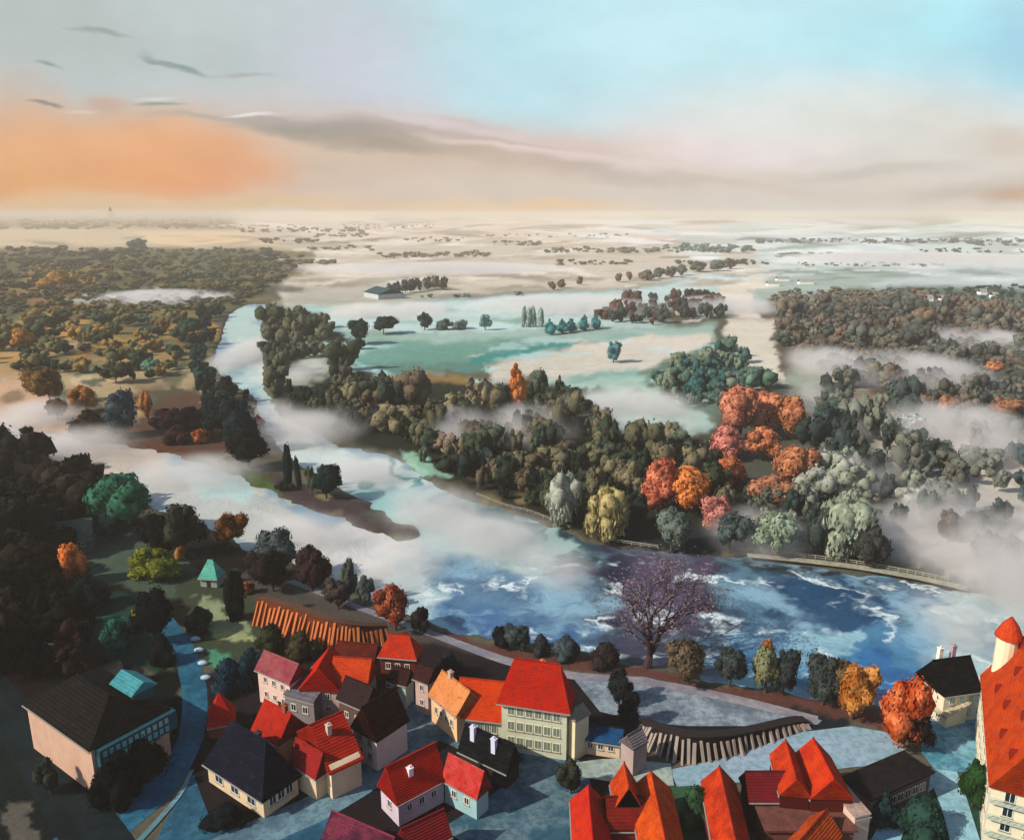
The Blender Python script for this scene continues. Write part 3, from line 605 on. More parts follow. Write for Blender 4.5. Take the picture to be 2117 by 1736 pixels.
def house(name, label, A, B, C, h, rise, kind, wc, rc, rc2=None, wins=None, win=(1.0, 1.4), frame='d8cfc0', pane='16222b', chim=(), over=.45, cat='house', group=None, door=None, wall2=None, dorm=(), depth=None, width=None, gutter=True, zb=0.0):
    a, b, c = P_at(A, h), P_at(B, h), P_at(C, h)
    u = (b-a); Lx = u.length; u.normalize(); nrm = Vector((-u.y, u.x, 0)); Wy = (c-a).dot(nrm)
    if Wy < 0: nrm = -nrm; Wy = -Wy        # nrm points from the AB wall to the far wall
    if depth: Wy = depth
    if width: Lx = width
    flip = (u.x*nrm.y-u.y*nrm.x) < 0
    if flip: u = -u; a = b
    ctr = a+u*Lx/2+nrm*Wy/2; rz = math.atan2(u.y, u.x)
    root = empty(name, (ctr.x, ctr.y, zb), rz, label, cat, group)
    m = MB(); x, y = Lx/2, Wy/2; bs = -.3
    if kind in ('gableX', 'leanK'):
        if kind == 'gableX': pts = [(-x, -y, bs), (x, -y, bs), (x, y, bs), (-x, y, bs), (-x, -y, h), (x, -y, h), (x, y, h), (-x, y, h), (-x, 0, h+rise), (x, 0, h+rise)]; fs = [(0, 1, 5, 4), (2, 3, 7, 6), (1, 2, 6, 9, 5), (3, 0, 4, 8, 7), (3, 2, 1, 0), (4, 5, 9, 8), (6, 7, 8, 9)]
        else: pts = [(-x, -y, bs), (x, -y, bs), (x, y, bs), (-x, y, bs), (-x, -y, h), (x, -y, h), (x, y, h+rise), (-x, y, h+rise)]; fs = [(0, 1, 5, 4), (2, 3, 7, 6), (1, 2, 6, 5), (3, 0, 4, 7), (3, 2, 1, 0), (4, 5, 6, 7)]
        m.add(pts, fs)
    elif kind == 'gableY':
        m.add([(-x, -y, bs), (x, -y, bs), (x, y, bs), (-x, y, bs), (-x, -y, h), (x, -y, h), (x, y, h), (-x, y, h), (0, -y, h+rise), (0, y, h+rise)],
              [(0, 1, 5, 8, 4), (2, 3, 7, 9, 6), (1, 2, 6, 5), (3, 0, 4, 7), (3, 2, 1, 0), (5, 6, 9, 8), (7, 4, 8, 9)])
    else: m.box(-x, x, -y, y, bs, h)
    m.build('wall', plaster(wc), root)
    rv, rf = roof_mesh(Lx, Wy, h, rise, kind, over)
    rf_o = mesh_obj('roof', rv, rf, tiles(rc, rc2), root)
    if gutter and kind != 'flat':
        g = MB()
        g.box(-x-over, x+over, -y-over-.16, -y-over, h-.65, h-.45) if kind in ('gableX', 'hipX', 'pyr', 'hipY', 'leanK') else g.box(-x-over-.16, -x-over, -y-over, y+over, h-.65, h-.45)
        g.build('gutter', plain('8d8a84'), root)
    if kind in ('gableX', 'hipX'):
        k = x+over if kind == 'gableX' else max(.1, Lx/2-Wy/2*.8); r = MB(); r.tube([(-k, 0, h+rise+.22), (k, 0, h+rise+.22)], [.16, .16], 6); r.build('ridge', tiles(rc2 or rc), rf_o)
    if kind in ('gableY', 'hipY'):
        k = y+over if kind == 'gableY' else max(.1, Wy/2-Lx/2*.8); r = MB(); r.tube([(0, -k, h+rise+.22), (0, k, h+rise+.22)], [.16, .16], 6); r.build('ridge', tiles(rc2 or rc), rf_o)
    for (cx, cy, cz, ch, cc) in chim:
        q = MB(); q.box(cx*x-.45, cx*x+.45, cy*y-.4, cy*y+.4, h+rise*cz-.8, h+rise*cz+ch); q.box(cx*x-.55, cx*x+.55, cy*y-.5, cy*y+.5, h+rise*cz+ch, h+rise*cz+ch+.18)
        q.tube([(cx*x, cy*y, h+rise*cz+ch+.18), (cx*x, cy*y, h+rise*cz+ch+.6)], [.18, .15], 8); q.build('chimney', plaster(cc), rf_o)
    for (face, cols, rows, *rest) in (wins or ()):
        ww, wh = rest[:2] if len(rest) >= 2 else win
        wall_grid(None, root, face, Lx, Wy, h, cols, rows, ww, wh, frame, pane, margin=min(1.0, Lx*.1))
    if door:
        face, pos = door; d = MB()
        if face == 'F': d.box(pos*x-.55, pos*x+.55, -y-.08, -y+.05, 0, 2.2)
        elif face == 'L': d.box(-x-.08, -x+.05, pos*y-.55, pos*y+.55, 0, 2.2)
        else: d.box(x-.05, x+.08, pos*y-.55, pos*y+.55, 0, 2.2)
        d.build('door', plain('3a2a22'), root)
    for (dx, t, w, dc) in dorm:       # small roof windows on the AB side: along, up the slope, width
        yv = -y*(1-t); zv = h+rise*t; q = MB(); w2 = w/2
        q.add([(dx*x-w2, yv-.1, zv+.1), (dx*x+w2, yv-.1, zv+.1), (dx*x+w2, yv-.1, zv+1.1), (dx*x, yv-.1, zv+1.6), (dx*x-w2, yv-.1, zv+1.1),
               (dx*x-w2, yv+1.6, zv+.1), (dx*x+w2, yv+1.6, zv+.1), (dx*x+w2, yv+1.6, zv+1.1), (dx*x, yv+1.6, zv+1.6), (dx*x-w2, yv+1.6, zv+1.1)],
              [(0, 1, 2, 3, 4), (9, 8, 7, 6, 5), (1, 6, 7, 2), (0, 4, 9, 5), (2, 7, 8, 3), (4, 3, 8, 9), (0, 5, 6, 1)])
        q.build('dormer', plaster(dc), rf_o)
    root['dims'] = [Lx, Wy, h]
    return root, Lx, Wy, rf_o
CRM, PNK, PCH, LAV, GRN = 'cdb896', 'c4a090', 'd0a078', '9a92a2', 'a3a892'
RED, ORG, DRK, MAR, CRI = 'b81d0c', 'd4420e', '0d1020', '4a0d0c', 'a01828'
# navy hipped house, lower left
house('hip_roof_house', 'cream house with three windows and a big navy hipped roof', (428, 1574), (543, 1648), (640, 1614), 4.2, 7.5, 'hipX', 'c9b18f', '05071a', '080b22',
      wins=[('F', 3, 1, 2.0, 2.1), ('R', 3, 1, 1.3, 1.6)], pane='223440', over=.6, chim=[(.3, .1, .9, 1.2, '3a3236')])
# the cluster of red roofs
house('row_house', 'cream house under a dusty mauve roof at the upper left of the red cluster', (532, 1380), (598, 1408), (612, 1376), 8.0, 2.6, 'gableX', 'd3b3a4', '8a3440', 'a05a58', wins=[('F', 3, 2, .8, 1.1)], door=('F', .3))
house('gabled_house', 'bright scarlet roofed house with a dark far slope at the centre top of the cluster', (622, 1420), (700, 1424), (704, 1378), 7.0, 4.6, 'gableY', 'b0988c', 'c01604', 'c82008', wins=[('F', 2, 2, .8, 1.1)])
house('hip_roof_house', 'orange roofed house wedged between scarlet and maroon roofs', (684, 1412), (756, 1418), (752, 1380), 7.5, 4.0, 'gableX', 'a08c86', 'd0400f', 'b0300c', wins=[('F', 2, 1, .9, 1.1)])
house('tenement', 'grey shaded block with a small slate lean-to roof between red roofs', (588, 1434), (648, 1450), (652, 1418), 5.5, 1.6, 'leanK', '7a7070', '5c5a62', '747078', wins=[('F', 2, 1, 1.1, 1.4)], over=.2)
house('gabled_house', 'deep red roofed house with a narrow peach gable beside the navy roof', (524, 1506), (574, 1534), (606, 1484), 6.0, 4.2, 'gableX', 'cfa184', 'a01808', 'b82a10', wins=[('L', 1, 1, .9, 1.2)], chim=[(.6, 0, 1, 1.2, '8a4a3a')])
house('gabled_house', 'steep red roofed house with tall cream gable facing the street', (612, 1512), (684, 1592), (728, 1545), 6.0, 5.2, 'gableY', 'd8bd9a', 'a81c08', 'c02c0c', wins=[('F', 2, 1, 1.0, 1.7)], door=('F', .55), chim=[(.3, -.2, .75, 1.4, 'b0a090')], pane='2c4046')
house('terraced_house', 'low crimson roofed annex leaning against the cream gable', (600, 1572), (652, 1604), (664, 1570), 5.0, 3.5, 'gableX', 'c9ae90', '8a1416', 'a0241c', over=.3)
house('gabled_house', 'house with dark maroon roof and whitish gable at the plaza edge', (730, 1498), (778, 1526), (822, 1475), 7.0, 5.2, 'gableY', 'c9beb4', '2c0504', '3c0a07', wins=[('F', 2, 2, .8, 1.1)], frame='8a8078')
house('tower_house', 'tall maroon walled house with orange hip roof below the ribbed wall', (785, 1352), (858, 1358), (862, 1335), 10.0, 3.6, 'hipX', '5a2420', 'c8320e', 'a8200c', wins=[('F', 3, 2, .9, 1.2)], pane='170c0c')
house('shed', 'small red pyramid roofed shed at the left end of the cluster', (430, 1500), (484, 1490), (470, 1460), 3.0, 5.0, 'pyr', '7a3a30', 'c01c10', 'a01408', over=.3, cat='shed')
house('terraced_house', 'mauve brown roofed house in shade behind the whitish gable', (700, 1440), (752, 1462), (765, 1425), 7.0, 3.0, 'gableX', '5c4440', '2e1c1e', '261214', wins=[('F', 2, 1, .8, 1.1)])
house('terraced_house', 'dark rust roofed house tucked below the orange ribbed wall', (690, 1368), (768, 1376), (765, 1340), 6.0, 3.0, 'gableX', '5c2c22', '4a120a', '6a200e', wins=[('F', 3, 1, .8, 1.0)])
house('cottage', 'small pale green gabled house at the top of the plaza', (806, 1404), (838, 1412), (842, 1392), 6.0, 2.0, 'gableX', 'a3b0a0', '34120f', '2c100e', wins=[('F', 1, 2, .8, 1.1)], cat='house')
house('cottage', 'narrow pinkish house with maroon roof right of the pale green one', (858, 1398), (884, 1408), (890, 1388), 8.0, 2.0, 'gableX', 'b89a90', '3a1614', '2a0e0e', wins=[('F', 1, 2, .8, 1.2)], cat='house')
house('long_house', 'peach walled house with a long glowing peach roof left of the orange wing', (891, 1432), (944, 1474), (962, 1424), 6.5, 3.6, 'gableX', 'd2a97e', 'd88850', 'c87438', wins=[('F', 4, 1, .8, 1.3)], chim=[(-.4, 0, 1, 1.2, 'b09080')])
house('wing_house', 'pale walled house with vivid orange roof and maroon eaves joined to the hip roofed hall', (948, 1476), (1038, 1486), (1042, 1436), 5.5, 5.4, 'gableX', 'b3b19c', 'cc3c06', 'b83006', wins=[('F', 5, 1, .9, 1.6)], frame='c8c8b4', pane='5a6258', over=.7)
house('hall', 'three storey pale green hall with a huge glossy red hip roof', (1037, 1446), (1172, 1466), (1200, 1440), 11.0, 7.5, 'hipX', 'bdbda2', 'bc200a', 'a8180a', wins=[('F', 6, 3, 1.2, 1.7), ('R', 2, 3, 1.1, 1.6)], frame='d6cfae', pane='6d7668', over=.8, cat='hall', chim=[(.15, .3, .8, 1.4, 'c86a50')])
house('annex', 'cream stair annex on the right end of the hall', (1176, 1478), (1204, 1462), (1225, 1466), 9.0, 1.5, 'hipX', 'cdbf9a', '8c8a78', wins=[('F', 1, 2, .9, 1.4)], cat='annex', over=.3)
house('shed', 'low cream shed with glossy blue and navy roof beside the hall', (1202, 1522), (1282, 1534), (1276, 1508), 3.6, 1.6, 'gableX', 'd0b89a', '0f4a74', '0c1c2c', wins=[('F', 3, 1, .9, 1.1)], cat='shed')
house('gabled_house', 'narrow mauve walled house standing right of the blue roofed shed', (1284, 1530), (1310, 1548), (1320, 1520), 6.0, 1.8, 'gableY', 'a08c86', '8a7c7c', '6f6468', over=.2)
# L-shaped red house at the bottom centre
house('courtyard_house', 'left wing of the L shaped scarlet house with a white roof vent', (823, 1656), (917, 1606), (879, 1572), 5.0, 5.0, 'gableX', 'b9a8b4', 'b01408', 'be2408', wins=[('L', 1, 1, 1.0, 1.3), ('F', 3, 1, .9, 1.2)], chim=[(-.25, -.45, .5, 1.3, 'e0d0d4')], pane='2a3442')
house('courtyard_house', 'right wing of the L shaped scarlet house with pink lit verge', (919, 1607), (985, 1643), (1006, 1620), 5.0, 3.6, 'gableX', '8fb0b0', 'b82014', 'd0504c', wins=[('F', 2, 1, .9, 1.2)], pane='2a3442')
house('dark_barn', 'long dark navy roofed barn with two pale chimneys behind the scarlet wings', (952, 1548), (1046, 1592), (1060, 1560), 4.0, 4.0, 'gableX', '2c2422', '020508', '050b12', chim=[(-.6, -.4, .6, 2.4, 'c4c4d4'), (.35, -.5, .5, 2.4, 'c4c4d4')], cat='barn')
house('cut_off_house', 'plum and pink roofed house at the bottom edge left of the street', (668, 1738), (790, 1794), (850, 1748), 5.0, 3.2, 'gableX', 'd0b49c', '3c1428', '8a3048')
house('cut_off_house', 'crimson roofed house at the bottom edge under the scarlet wings', (848, 1764), (928, 1724), (892, 1696), 4.5, 3.0, 'gableX', 'b08a80', '88141e', '961c22')
# left: long house and outbuildings
r, lx, wy, rf = house('large_house', 'large dark brown roofed house with pink long wall at the left', (54, 1452), (187, 1546), (318, 1448), 10.0, 4.2, 'hipX', 'b8947e', '0a0503', '140a06', wins=[('R', 4, 1, .9, 1.0)], pane='33484c', frame='2f4a50', over=.5)
q = MB(); q.box(lx/2-.1, lx/2+1.6, -wy/2+.6, wy/2+1, 6.0, 9.6); gal = q.build('gallery', plaster('1f464e'), r)
for i in range(11):
    for j in range(2):
        q = MB(); y0 = -wy/2+1.2+(wy-1.5)*i/11; q.box(lx/2+1.55, lx/2+1.68, y0, y0+(wy-1.5)/11*.62, 6.4+1.6*j, 7.5+1.6*j); q.build('pane', glass('5f9496'), gal)

house('cottage', 'grey green gabled cottage near the orange tree on the left slope', (108, 1120), (188, 1110), (186, 1090), 4.5, 4.5, 'gableX', '5c665a', '5f6a5c', '48564a', wins=[('F', 3, 1, .9, 1.1)])
house('shed', 'small pale grey hut among black shrubs at the far left', (92, 1342), (140, 1342), (136, 1322), 3.2, 2.4, 'gableX', '6a6a68', '80868a', '5a5e60', cat='shed', wins=[('F', 1, 1, .9, 1.0)])
house('long_house', 'grey roofed farm building half lost among the dark trees at left', (192, 1432), (262, 1400), (230, 1380), 3.0, 3.0, 'gableX', '3c342e', '55504a', '2a2420')
house('shelter', 'tiny garden pavilion with a mint green roof above the allotments', (413, 1192), (447, 1194), (446, 1180), 3.2, 4.0, 'hipX', '8a9688', '58b09a', '78c8b0', cat='pavilion', door=('F', 0))
lp = Matrix.Rotation(-r.rotation_euler.z, 4, 'Z') @ (G(276, 1412, 13.5)-Vector((r.location.x, r.location.y, 0)))
q = MB(); q.box(lp.x-3.4, lp.x+3.4, lp.y-2.2, lp.y+2.2, 11, 13.5); lan = q.build('roof_lantern', plaster('24484a'), rf)
q = MB(); q.add([(lp.x-3.8, lp.y-2.7, 13.4), (lp.x+3.8, lp.y-2.7, 13.4), (lp.x+3.8, lp.y+2.7, 13.4), (lp.x-3.8, lp.y+2.7, 13.4), (lp.x-3.8, lp.y, 15.2), (lp.x+3.8, lp.y, 15.2)], [(3, 2, 1, 0), (0, 1, 5, 4), (2, 3, 4, 5), (1, 2, 5), (3, 0, 4)]); q.build('lantern_roof', tiles('38868c', '4c9a9e'), lan)
# right side
house('gabled_house', 'white house with black slate roof near the river at right', (1954, 1434), (2026, 1424), (2044, 1370), 7.0, 5.0, 'gableX', 'd4c7ac', '050608', '08090c', wins=[('F', 3, 2, 1.0, 1.5), ('L', 1, 1, 1.0, 1.4)], chim=[(-.55, .2, 1, 2.2, 'dcd6c4'), (.2, .2, 1, 2.4, 'a08890')], pane='8fa4a4')
house('cottage', 'low cream walled garden house left of the white house', (1925, 1455), (1958, 1478), (1980, 1455), 3.0, 1.6, 'leanK', 'd0c4a8', 'c4b898', wins=[('F', 1, 1, .9, 1.0)])
house('gabled_house', 'tall red house at the bottom with an orange lit left slope', (1188, 1790), (1266, 1792), (1258, 1656), 5.0, 2.8, 'gableY', 'a04040', 'c42c0a', 'a8141a', over=.2)
house('long_house', 'crimson roof running between the two orange ridged houses at the bottom', (1258, 1712), (1334, 1712), (1334, 1650), 5.0, 3.0, 'gableX', '6a241e', '7e1812', '5c120e', over=.2)
house('gabled_house', 'broad orange and red ridged house at the bottom centre right', (1330, 1790), (1424, 1792), (1410, 1632), 5.5, 3.3, 'gableY', '9a3c28', 'd0500e', 'a02a10', over=.2)
house('cross_gable', 'small pointed orange cross gable behind the crimson roof', (1272, 1668), (1326, 1668), (1324, 1618), 7.0, 3.8, 'gableY', 'a4341c', 'c8440e', '8e200e', over=.2)
house('gabled_house', 'orange ridged house on the left of the lower right group', (1480, 1770), (1558, 1776), (1548, 1622), 6.0, 3.1, 'gableY', '6a3028', 'c8380a', '7c1812', over=.2)
house('long_house', 'long dark crimson roof right of the lower right orange ridge', (1552, 1650), (1650, 1650), (1646, 1606), 6.5, 3.0, 'gableX', '3a1210', '741420', '5c100e')
house('gabled_house', 'left twin gabled orange and red house behind the dusty rose terrace', (1614, 1640), (1674, 1646), (1668, 1566), 8.0, 3.0, 'gableY', '44120e', 'c8380c', '86180c', over=.2)
house('gabled_house', 'right twin gabled red house with a pale curved end wall', (1678, 1648), (1762, 1650), (1756, 1566), 8.0, 3.6, 'gableY', '50160f', 'cc380c', 'a0180a', over=.2)
house('terrace_block', 'dusty rose flat roofed block in front of the twin gables', (1586, 1716), (1766, 1716), (1772, 1660), 5.0, .8, 'flat', '6e443c', '744840', '5a342c')
house('gabled_house', 'low orange roofed house at the bottom edge in front of the dusty rose block', (1602, 1770), (1672, 1690), (1746, 1718), 5.0, 3.0, 'gableX', '8a3c2c', 'd0521a', '8e2414', over=.2)
house('party_wall_house', 'thin pale beige end house right of the twin gables', (1768, 1690), (1800, 1682), (1786, 1600), 6.5, 1.0, 'leanK', 'c4a898', 'b89a8c', over=.1)
house('warehouse', 'long dark flat roofed warehouse with a pale strip along its roof edge', (1800, 1652), (1925, 1596), (1872, 1556), 5.0, .6, 'flat', '5a4c4c', '151112', '221b1c', cat='warehouse', wins=[('F', 7, 1, 1.3, 1.4)], pane='2a2a30')
# the big orange roofed building on the right edge
def big_building():
    h = 12.0; a = G(2033, 1395, h); b = G(2052, 1618, h)
    u = (b-a); Ly = u.length; u.normalize(); W = 15.0; nrm = Vector((-u.y, u.x, 0))
    if nrm.x < 0: nrm = -nrm
    ctr = (a+b)/2+nrm*W/2; ang = math.atan2(-u.x, u.y)   # local +Y away from the viewer
    ang = math.atan2(-(-u).x, (-u).y)
    root = empty('apartment_building', (ctr.x, ctr.y, 0), ang, 'tall cream apartment building with a steep orange roof full of dark dormers', 'apartment building')
    x, y, rise = W/2, Ly/2, 13.0
    m = MB(); m.add([(-x, -y, -.3), (x, -y, -.3), (x, y, -.3), (-x, y, -.3), (-x, -y, h), (x, -y, h), (x, y, h), (-x, y, h), (0, -y, h+rise), (0, y, h+rise)],
        [(0, 1, 5, 8, 4), (2, 3, 7, 9, 6), (1, 2, 6, 5), (3, 0, 4, 7), (3, 2, 1, 0), (5, 6, 9, 8), (7, 4, 8, 9)]); m.build('wall', plaster('d3c8ac'), root)
    rv, rf = roof_mesh(W, Ly, h, rise, 'gableY', .5); ro = mesh_obj('roof', rv, rf, tiles('c8420a', 'a82e0a'), root)
    for i in range(5):
        for t in ((.22, .55) if i % 2 else (.32, .7)):
            yy = -y+2.5+(Ly-5)*i/4; xx = -x*(1-t); zz = h+rise*t; q = MB()
            s = rise/x; q.add([(xx-.5, yy-.9, zz-.1), (xx-.5, yy, zz-1.0), (xx-.5, yy+.9, zz-.1), (xx-.5, yy, zz+1.3), (xx+1.2, yy-.9, zz+.5), (xx+1.2, yy, zz-.2), (xx+1.2, yy+.9, zz+.5), (xx+1.2, yy, zz+1.5)],
                [(0, 1, 2, 3), (7, 6, 5, 4), (0, 3, 7, 4), (3, 2, 6, 7), (2, 1, 5, 6), (1, 0, 4, 5)])
            q.build('dormer', plain('6e1408'), ro)
    wall_grid(None, root, 'F', W, Ly, h, 4, 4, 1.3, 1.7, 'cfd4c4', '14242c'); wall_grid(None, root, 'L', W, Ly, h, 9, 3, 1.4, 2.0, 'e0d6bc', '101c38')
    for k in range(3):
        q = MB(); q.box(-x-.05, x+.05, -y-1.0, -y-.01, 3+k*3, 3.15+k*3)
        for j in range(18): q.box(-x+j*.86, -x+.06+j*.86, -y-1.0, -y-.94, 3.15+k*3, 4.0+k*3)
        q.box(-x-.05, x+.05, -y-1.02, -y-.94, 4.0+k*3, 4.08+k*3); q.build('balcony', plain('a9b3a4'), root)
    # turret with conical roof
    tx, ty = -x*.62, y*.9; q = MB(); q.tube([(tx, ty, h-1), (tx, ty, h+rise-3)], [1.9, 1.9], 14); tw = q.build('turret', plaster('d8c9a8'), root)
    q = MB(); q.tube([(tx, ty, h+rise-3), (tx, ty, h+rise-2.4), (tx, ty, h+rise-.6), (tx, ty, h+rise+1.2)], [2.4, 2.3, 1.5, .15], 14); q.build('turret_roof', tiles('cc4414', 'a8281a'), tw)
big_building()
house('kiosk', 'tiny red roofed white kiosk at the bottom right corner', (2096, 1690), (2140, 1694), (2140, 1660), 5.0, 3.5, 'gableY', 'd6cec0', 'd04418', 'b82c14', cat='kiosk', wins=[('F', 1, 1, 1.0, 1.6)])

# ribbed retaining walls
def ribbed_wall(name, label, base, hts, wallc, ribc, copc, nrib, batter=.25):
    pts = smooth_line([(x, y, h) for (x, y), h in zip(base, hts)], 6); P = [G(p[0], p[1], 0) for p in pts]; hh = [p[2] for p in pts]
    o = sum(P, Vector())/len(P); root = empty(name, o, 0, label, 'retaining wall'); P = [p-o for p in P]; n = len(P)
    nr = []
    for i in range(n):
        d = (P[min(i+1, n-1)]-P[max(i-1, 0)]).normalized(); q = Vector((-d.y, d.x, 0)); q = q if q.y > 0 else -q; nr.append(q)
    m = MB(); vs = []
    for p, h, q in zip(P, hh, nr): vs += [p-Vector((0, 0, .3)), p+q*(h*batter)+Vector((0, 0, h)), p+q*(h*batter+1.6)+Vector((0, 0, h)), p+q*(h*batter+1.6)-Vector((0, 0, .3))]
    fs = []
    for i in range(n-1):
        for j in range(4): k = (j+1) % 4; fs.append((4*i+j, 4*i+k, 4*i+4+k, 4*i+4+j))
    fs += [(0, 1, 2, 3), tuple(4*(n-1)+j for j in (3, 2, 1, 0))]
    m.add(vs, fs); m.build('wall_face', plaster(wallc, .5), root)
    c = MB(); vs = []
    for p, h, q in zip(P, hh, nr):
        t = p+q*(h*batter)+Vector((0, 0, h)); vs += [t-q*.25, t-q*.25+Vector((0, 0, .35)), t+q*1.8+Vector((0, 0, .35)), t+q*1.8]
    c.add(vs, fs); c.build('coping', plaster(copc), root)
    for k in range(nrib):
        t = (k+.5)/nrib*(n-1); i = min(int(t), n-2); f = t-i; p = P[i].lerp(P[i+1], f); q = nr[i]; h = hh[i]*(1-f)+hh[i+1]*f; d = Vector((q.y, -q.x, 0))
        w = random.uniform(.16, .34); a = h*random.uniform(.74, .98); b = MB(); out = random.uniform(.5, 1.3); t0 = random.uniform(-.35, .35)
        b.add([p-q*out-d*(w-t0), p-q*out+d*(w+t0), p+q*.4+d*(w+t0), p+q*.4-d*(w-t0), p+q*(a*batter)-q*.25-d*w+Vector((0, 0, a)), p+q*(a*batter)-q*.25+d*w+Vector((0, 0, a)), p+q*(a*batter+.4)+d*w+Vector((0, 0, a)), p+q*(a*batter+.4)-d*w+Vector((0, 0, a))],
              [(3, 2, 1, 0), (4, 5, 6, 7), (0, 1, 5, 4), (1, 2, 6, 5), (2, 3, 7, 6), (3, 0, 4, 7)])
        b.build('buttress', plaster(ribc), root)
    return root
ribbed_wall('retaining_wall', 'orange brick retaining wall with many slanting buttresses above the red roofs', [(522, 1288), (590, 1312), (660, 1338), (730, 1345), (806, 1326)], [6, 6.4, 6.4, 5.6, 3.4], '5c2a12', 'b8683a', '54382c', 31, .35)
ribbed_wall('retaining_wall', 'curved grey brown retaining wall with pale buttresses below the quay', [(1316, 1520), (1350, 1552), (1420, 1574), (1500, 1566), (1570, 1540), (1640, 1512), (1672, 1502)], [3.2, 4.2, 4.4, 3.8, 2.6, 1.6, .9], '1e1716', '94857a', '2a2422', 34, .3)

# ---------------------------------------------------------------- trees
def ico(sub):
    bm = bmesh.new(); bmesh.ops.create_icosphere(bm, subdivisions=sub, radius=1); v = np.array([x.co[:] for x in bm.verts]); f = [tuple(y.index for y in x.verts) for x in bm.faces]; bm.free(); return v, f
IV2, IF2 = ico(2); IV1, IF1 = ico(1)
def crown_mesh(kind, seed, leaves=1100, leafsize=.042):
    rg = np.random.default_rng(seed); V = []; F = []; k = 0; lean = rg.normal(size=2)*.13
    # crown in a unit frame: height 1 (z 0..1), half width .5
    if kind == 'round': lobes = [(0, 0, .6, .34)]; env = lambda t: .5*math.sin(math.pi*min(1, max(0, (t-.16)/.84)))**.62; n = 15; zr = (.3, .88)
    elif kind == 'oval': lobes = [(0, 0, .52, .34)]; env = lambda t: .5*math.sin(math.pi*min(1, max(0, (t-.08)/.92)))**.7; n = 15; zr = (.2, .9)
    elif kind == 'spire': lobes = [(0, 0, .3, .36)]; env = lambda t: .5*(1-t)**.75*min(1, t*6); n = 15; zr = (.12, .9)
    elif kind == 'poplar': lobes = []; env = lambda t: .5*math.sin(math.pi*min(1, t+.02))**.5; n = 13; zr = (.1, .95)
    elif kind == 'bush': lobes = [(0, 0, .4, .38)]; env = lambda t: .5*math.cos(t*1.45)**.6; n = 12; zr = (.1, .75)
    elif kind == 'willow': lobes = [(0, 0, .6, .36)]; env = lambda t: .5*(math.sin(math.pi*min(1, max(0, t)*.88+.1)))**.6; n = 14; zr = (.25, .9)
    for i in range(n):
        z = zr[0]+(zr[1]-zr[0])*(i+.5)/n+rg.normal()*.03; e = env(z); a = i*2.4+rg.random()*2; rr = e*rg.uniform(.25, .95); s = max(.06, e*rg.uniform(.26, .62))
        if kind == 'poplar': s = max(.09, e*.55); rr = e*.35
        lobes.append((rr*math.cos(a)+lean[0]*z, rr*math.sin(a)+lean[1]*z, z, s))
    pts = []
    for (x, y, z, s) in lobes:
        ph = rg.random(3)*10; v = IV2
        d = 1+.16*np.sin(v[:, 0]*5+ph[0])*np.sin(v[:, 1]*6+ph[1])+.12*np.sin(v[:, 2]*8+ph[2])+rg.normal(size=len(v))*.05
        sq = np.array([1, 1, .85 if kind not in ('poplar',) else 1.5]) if True else 1
        w = v*d[:, None]*s*sq+np.array([x, y, z]); V.append(w); F += [tuple(i+k for i in f) for f in IF2]; k += len(v)
        pts.append((x, y, z, s, sq))
    # leaf clumps around the lobes
    L = []
    for _ in range(leaves):
        x, y, z, s, sq = pts[rg.integers(len(pts))]; d = rg.normal(size=3); d /= np.linalg.norm(d)
        if kind == 'willow': d[2] -= .4
        c = np.array([x, y, z])+d*s*sq*rg.uniform(.9, 1.38); a = np.cross(d, rg.normal(size=3)); a /= np.linalg.norm(a)+1e-6; b = np.cross(d, a)+d*rg.uniform(-.6, .6)
        h = leafsize*rg.uniform(.6, 1.4); l = h*(1.9 if kind == 'willow' else 1.15)
        if kind == 'willow': b = np.array([0, 0, -1.])+rg.normal(size=3)*.25
        L += [c-a*h, c+b*l*.6, c+a*h*.9, c-b*l]
    L = np.array(L); F += [(k+4*i, k+4*i+1, k+4*i+2, k+4*i+3) for i in range(leaves)]; V.append(L)
    V = np.concatenate(V); V[:, :2] *= 1/max(.01, 2*np.percentile(np.hypot(V[:, 0], V[:, 1]), 97)); V[:, 2] = (V[:, 2]-0)/np.percentile(V[:, 2], 99.5)
    me = bpy.data.meshes.new('crown_'+kind); me.from_pydata(V.tolist(), [], F); me.materials.append(FOL)
    nb = sum(1 for f in F if len(f) == 3); sm = [True]*nb+[False]*(len(F)-nb); me.polygons.foreach_set('use_smooth', sm); me.update(); return me
def trunk_mesh(seed):
    rg = random.Random(seed); m = MB(); top = (rg.uniform(-.03, .03), rg.uniform(-.03, .03), .55)
    m.tube([(0, 0, -.03), (0, 0, .03), (top[0]*.5, top[1]*.5, .28), top, (top[0]*1.5, top[1]*1.2, .8)], [.045, .032, .026, .018, .006], 8)
    for i in range(6):
        a = i*1.05+rg.random(); z = .22+.07*i; r = rg.uniform(.16, .28); m.tube([(top[0]*z, top[1]*z, z), (math.cos(a)*r*.5, math.sin(a)*r*.5, z+.12), (math.cos(a)*r, math.sin(a)*r, z+.26)], [.015, .01, .004], 5)
    me = bpy.data.meshes.new('trunk'); me.from_pydata(m.v, [], m.f); me.materials.append(BARK); me.update(); return me
PROTO = {k: [crown_mesh(k, 100+i*7+len(k)) for i in range(4)] for k in ('round', 'oval', 'spire', 'bush', 'willow')}
PROTO['poplar'] = [crown_mesh('poplar', 3), crown_mesh('poplar', 4)]
FINE = {k: [crown_mesh(k, 500+i*5+len(k), 2600, .034) for i in range(2)] for k in ('round', 'oval', 'bush', 'willow')}
TRUNKS = [trunk_mesh(i) for i in range(4)]
cnt = [0]
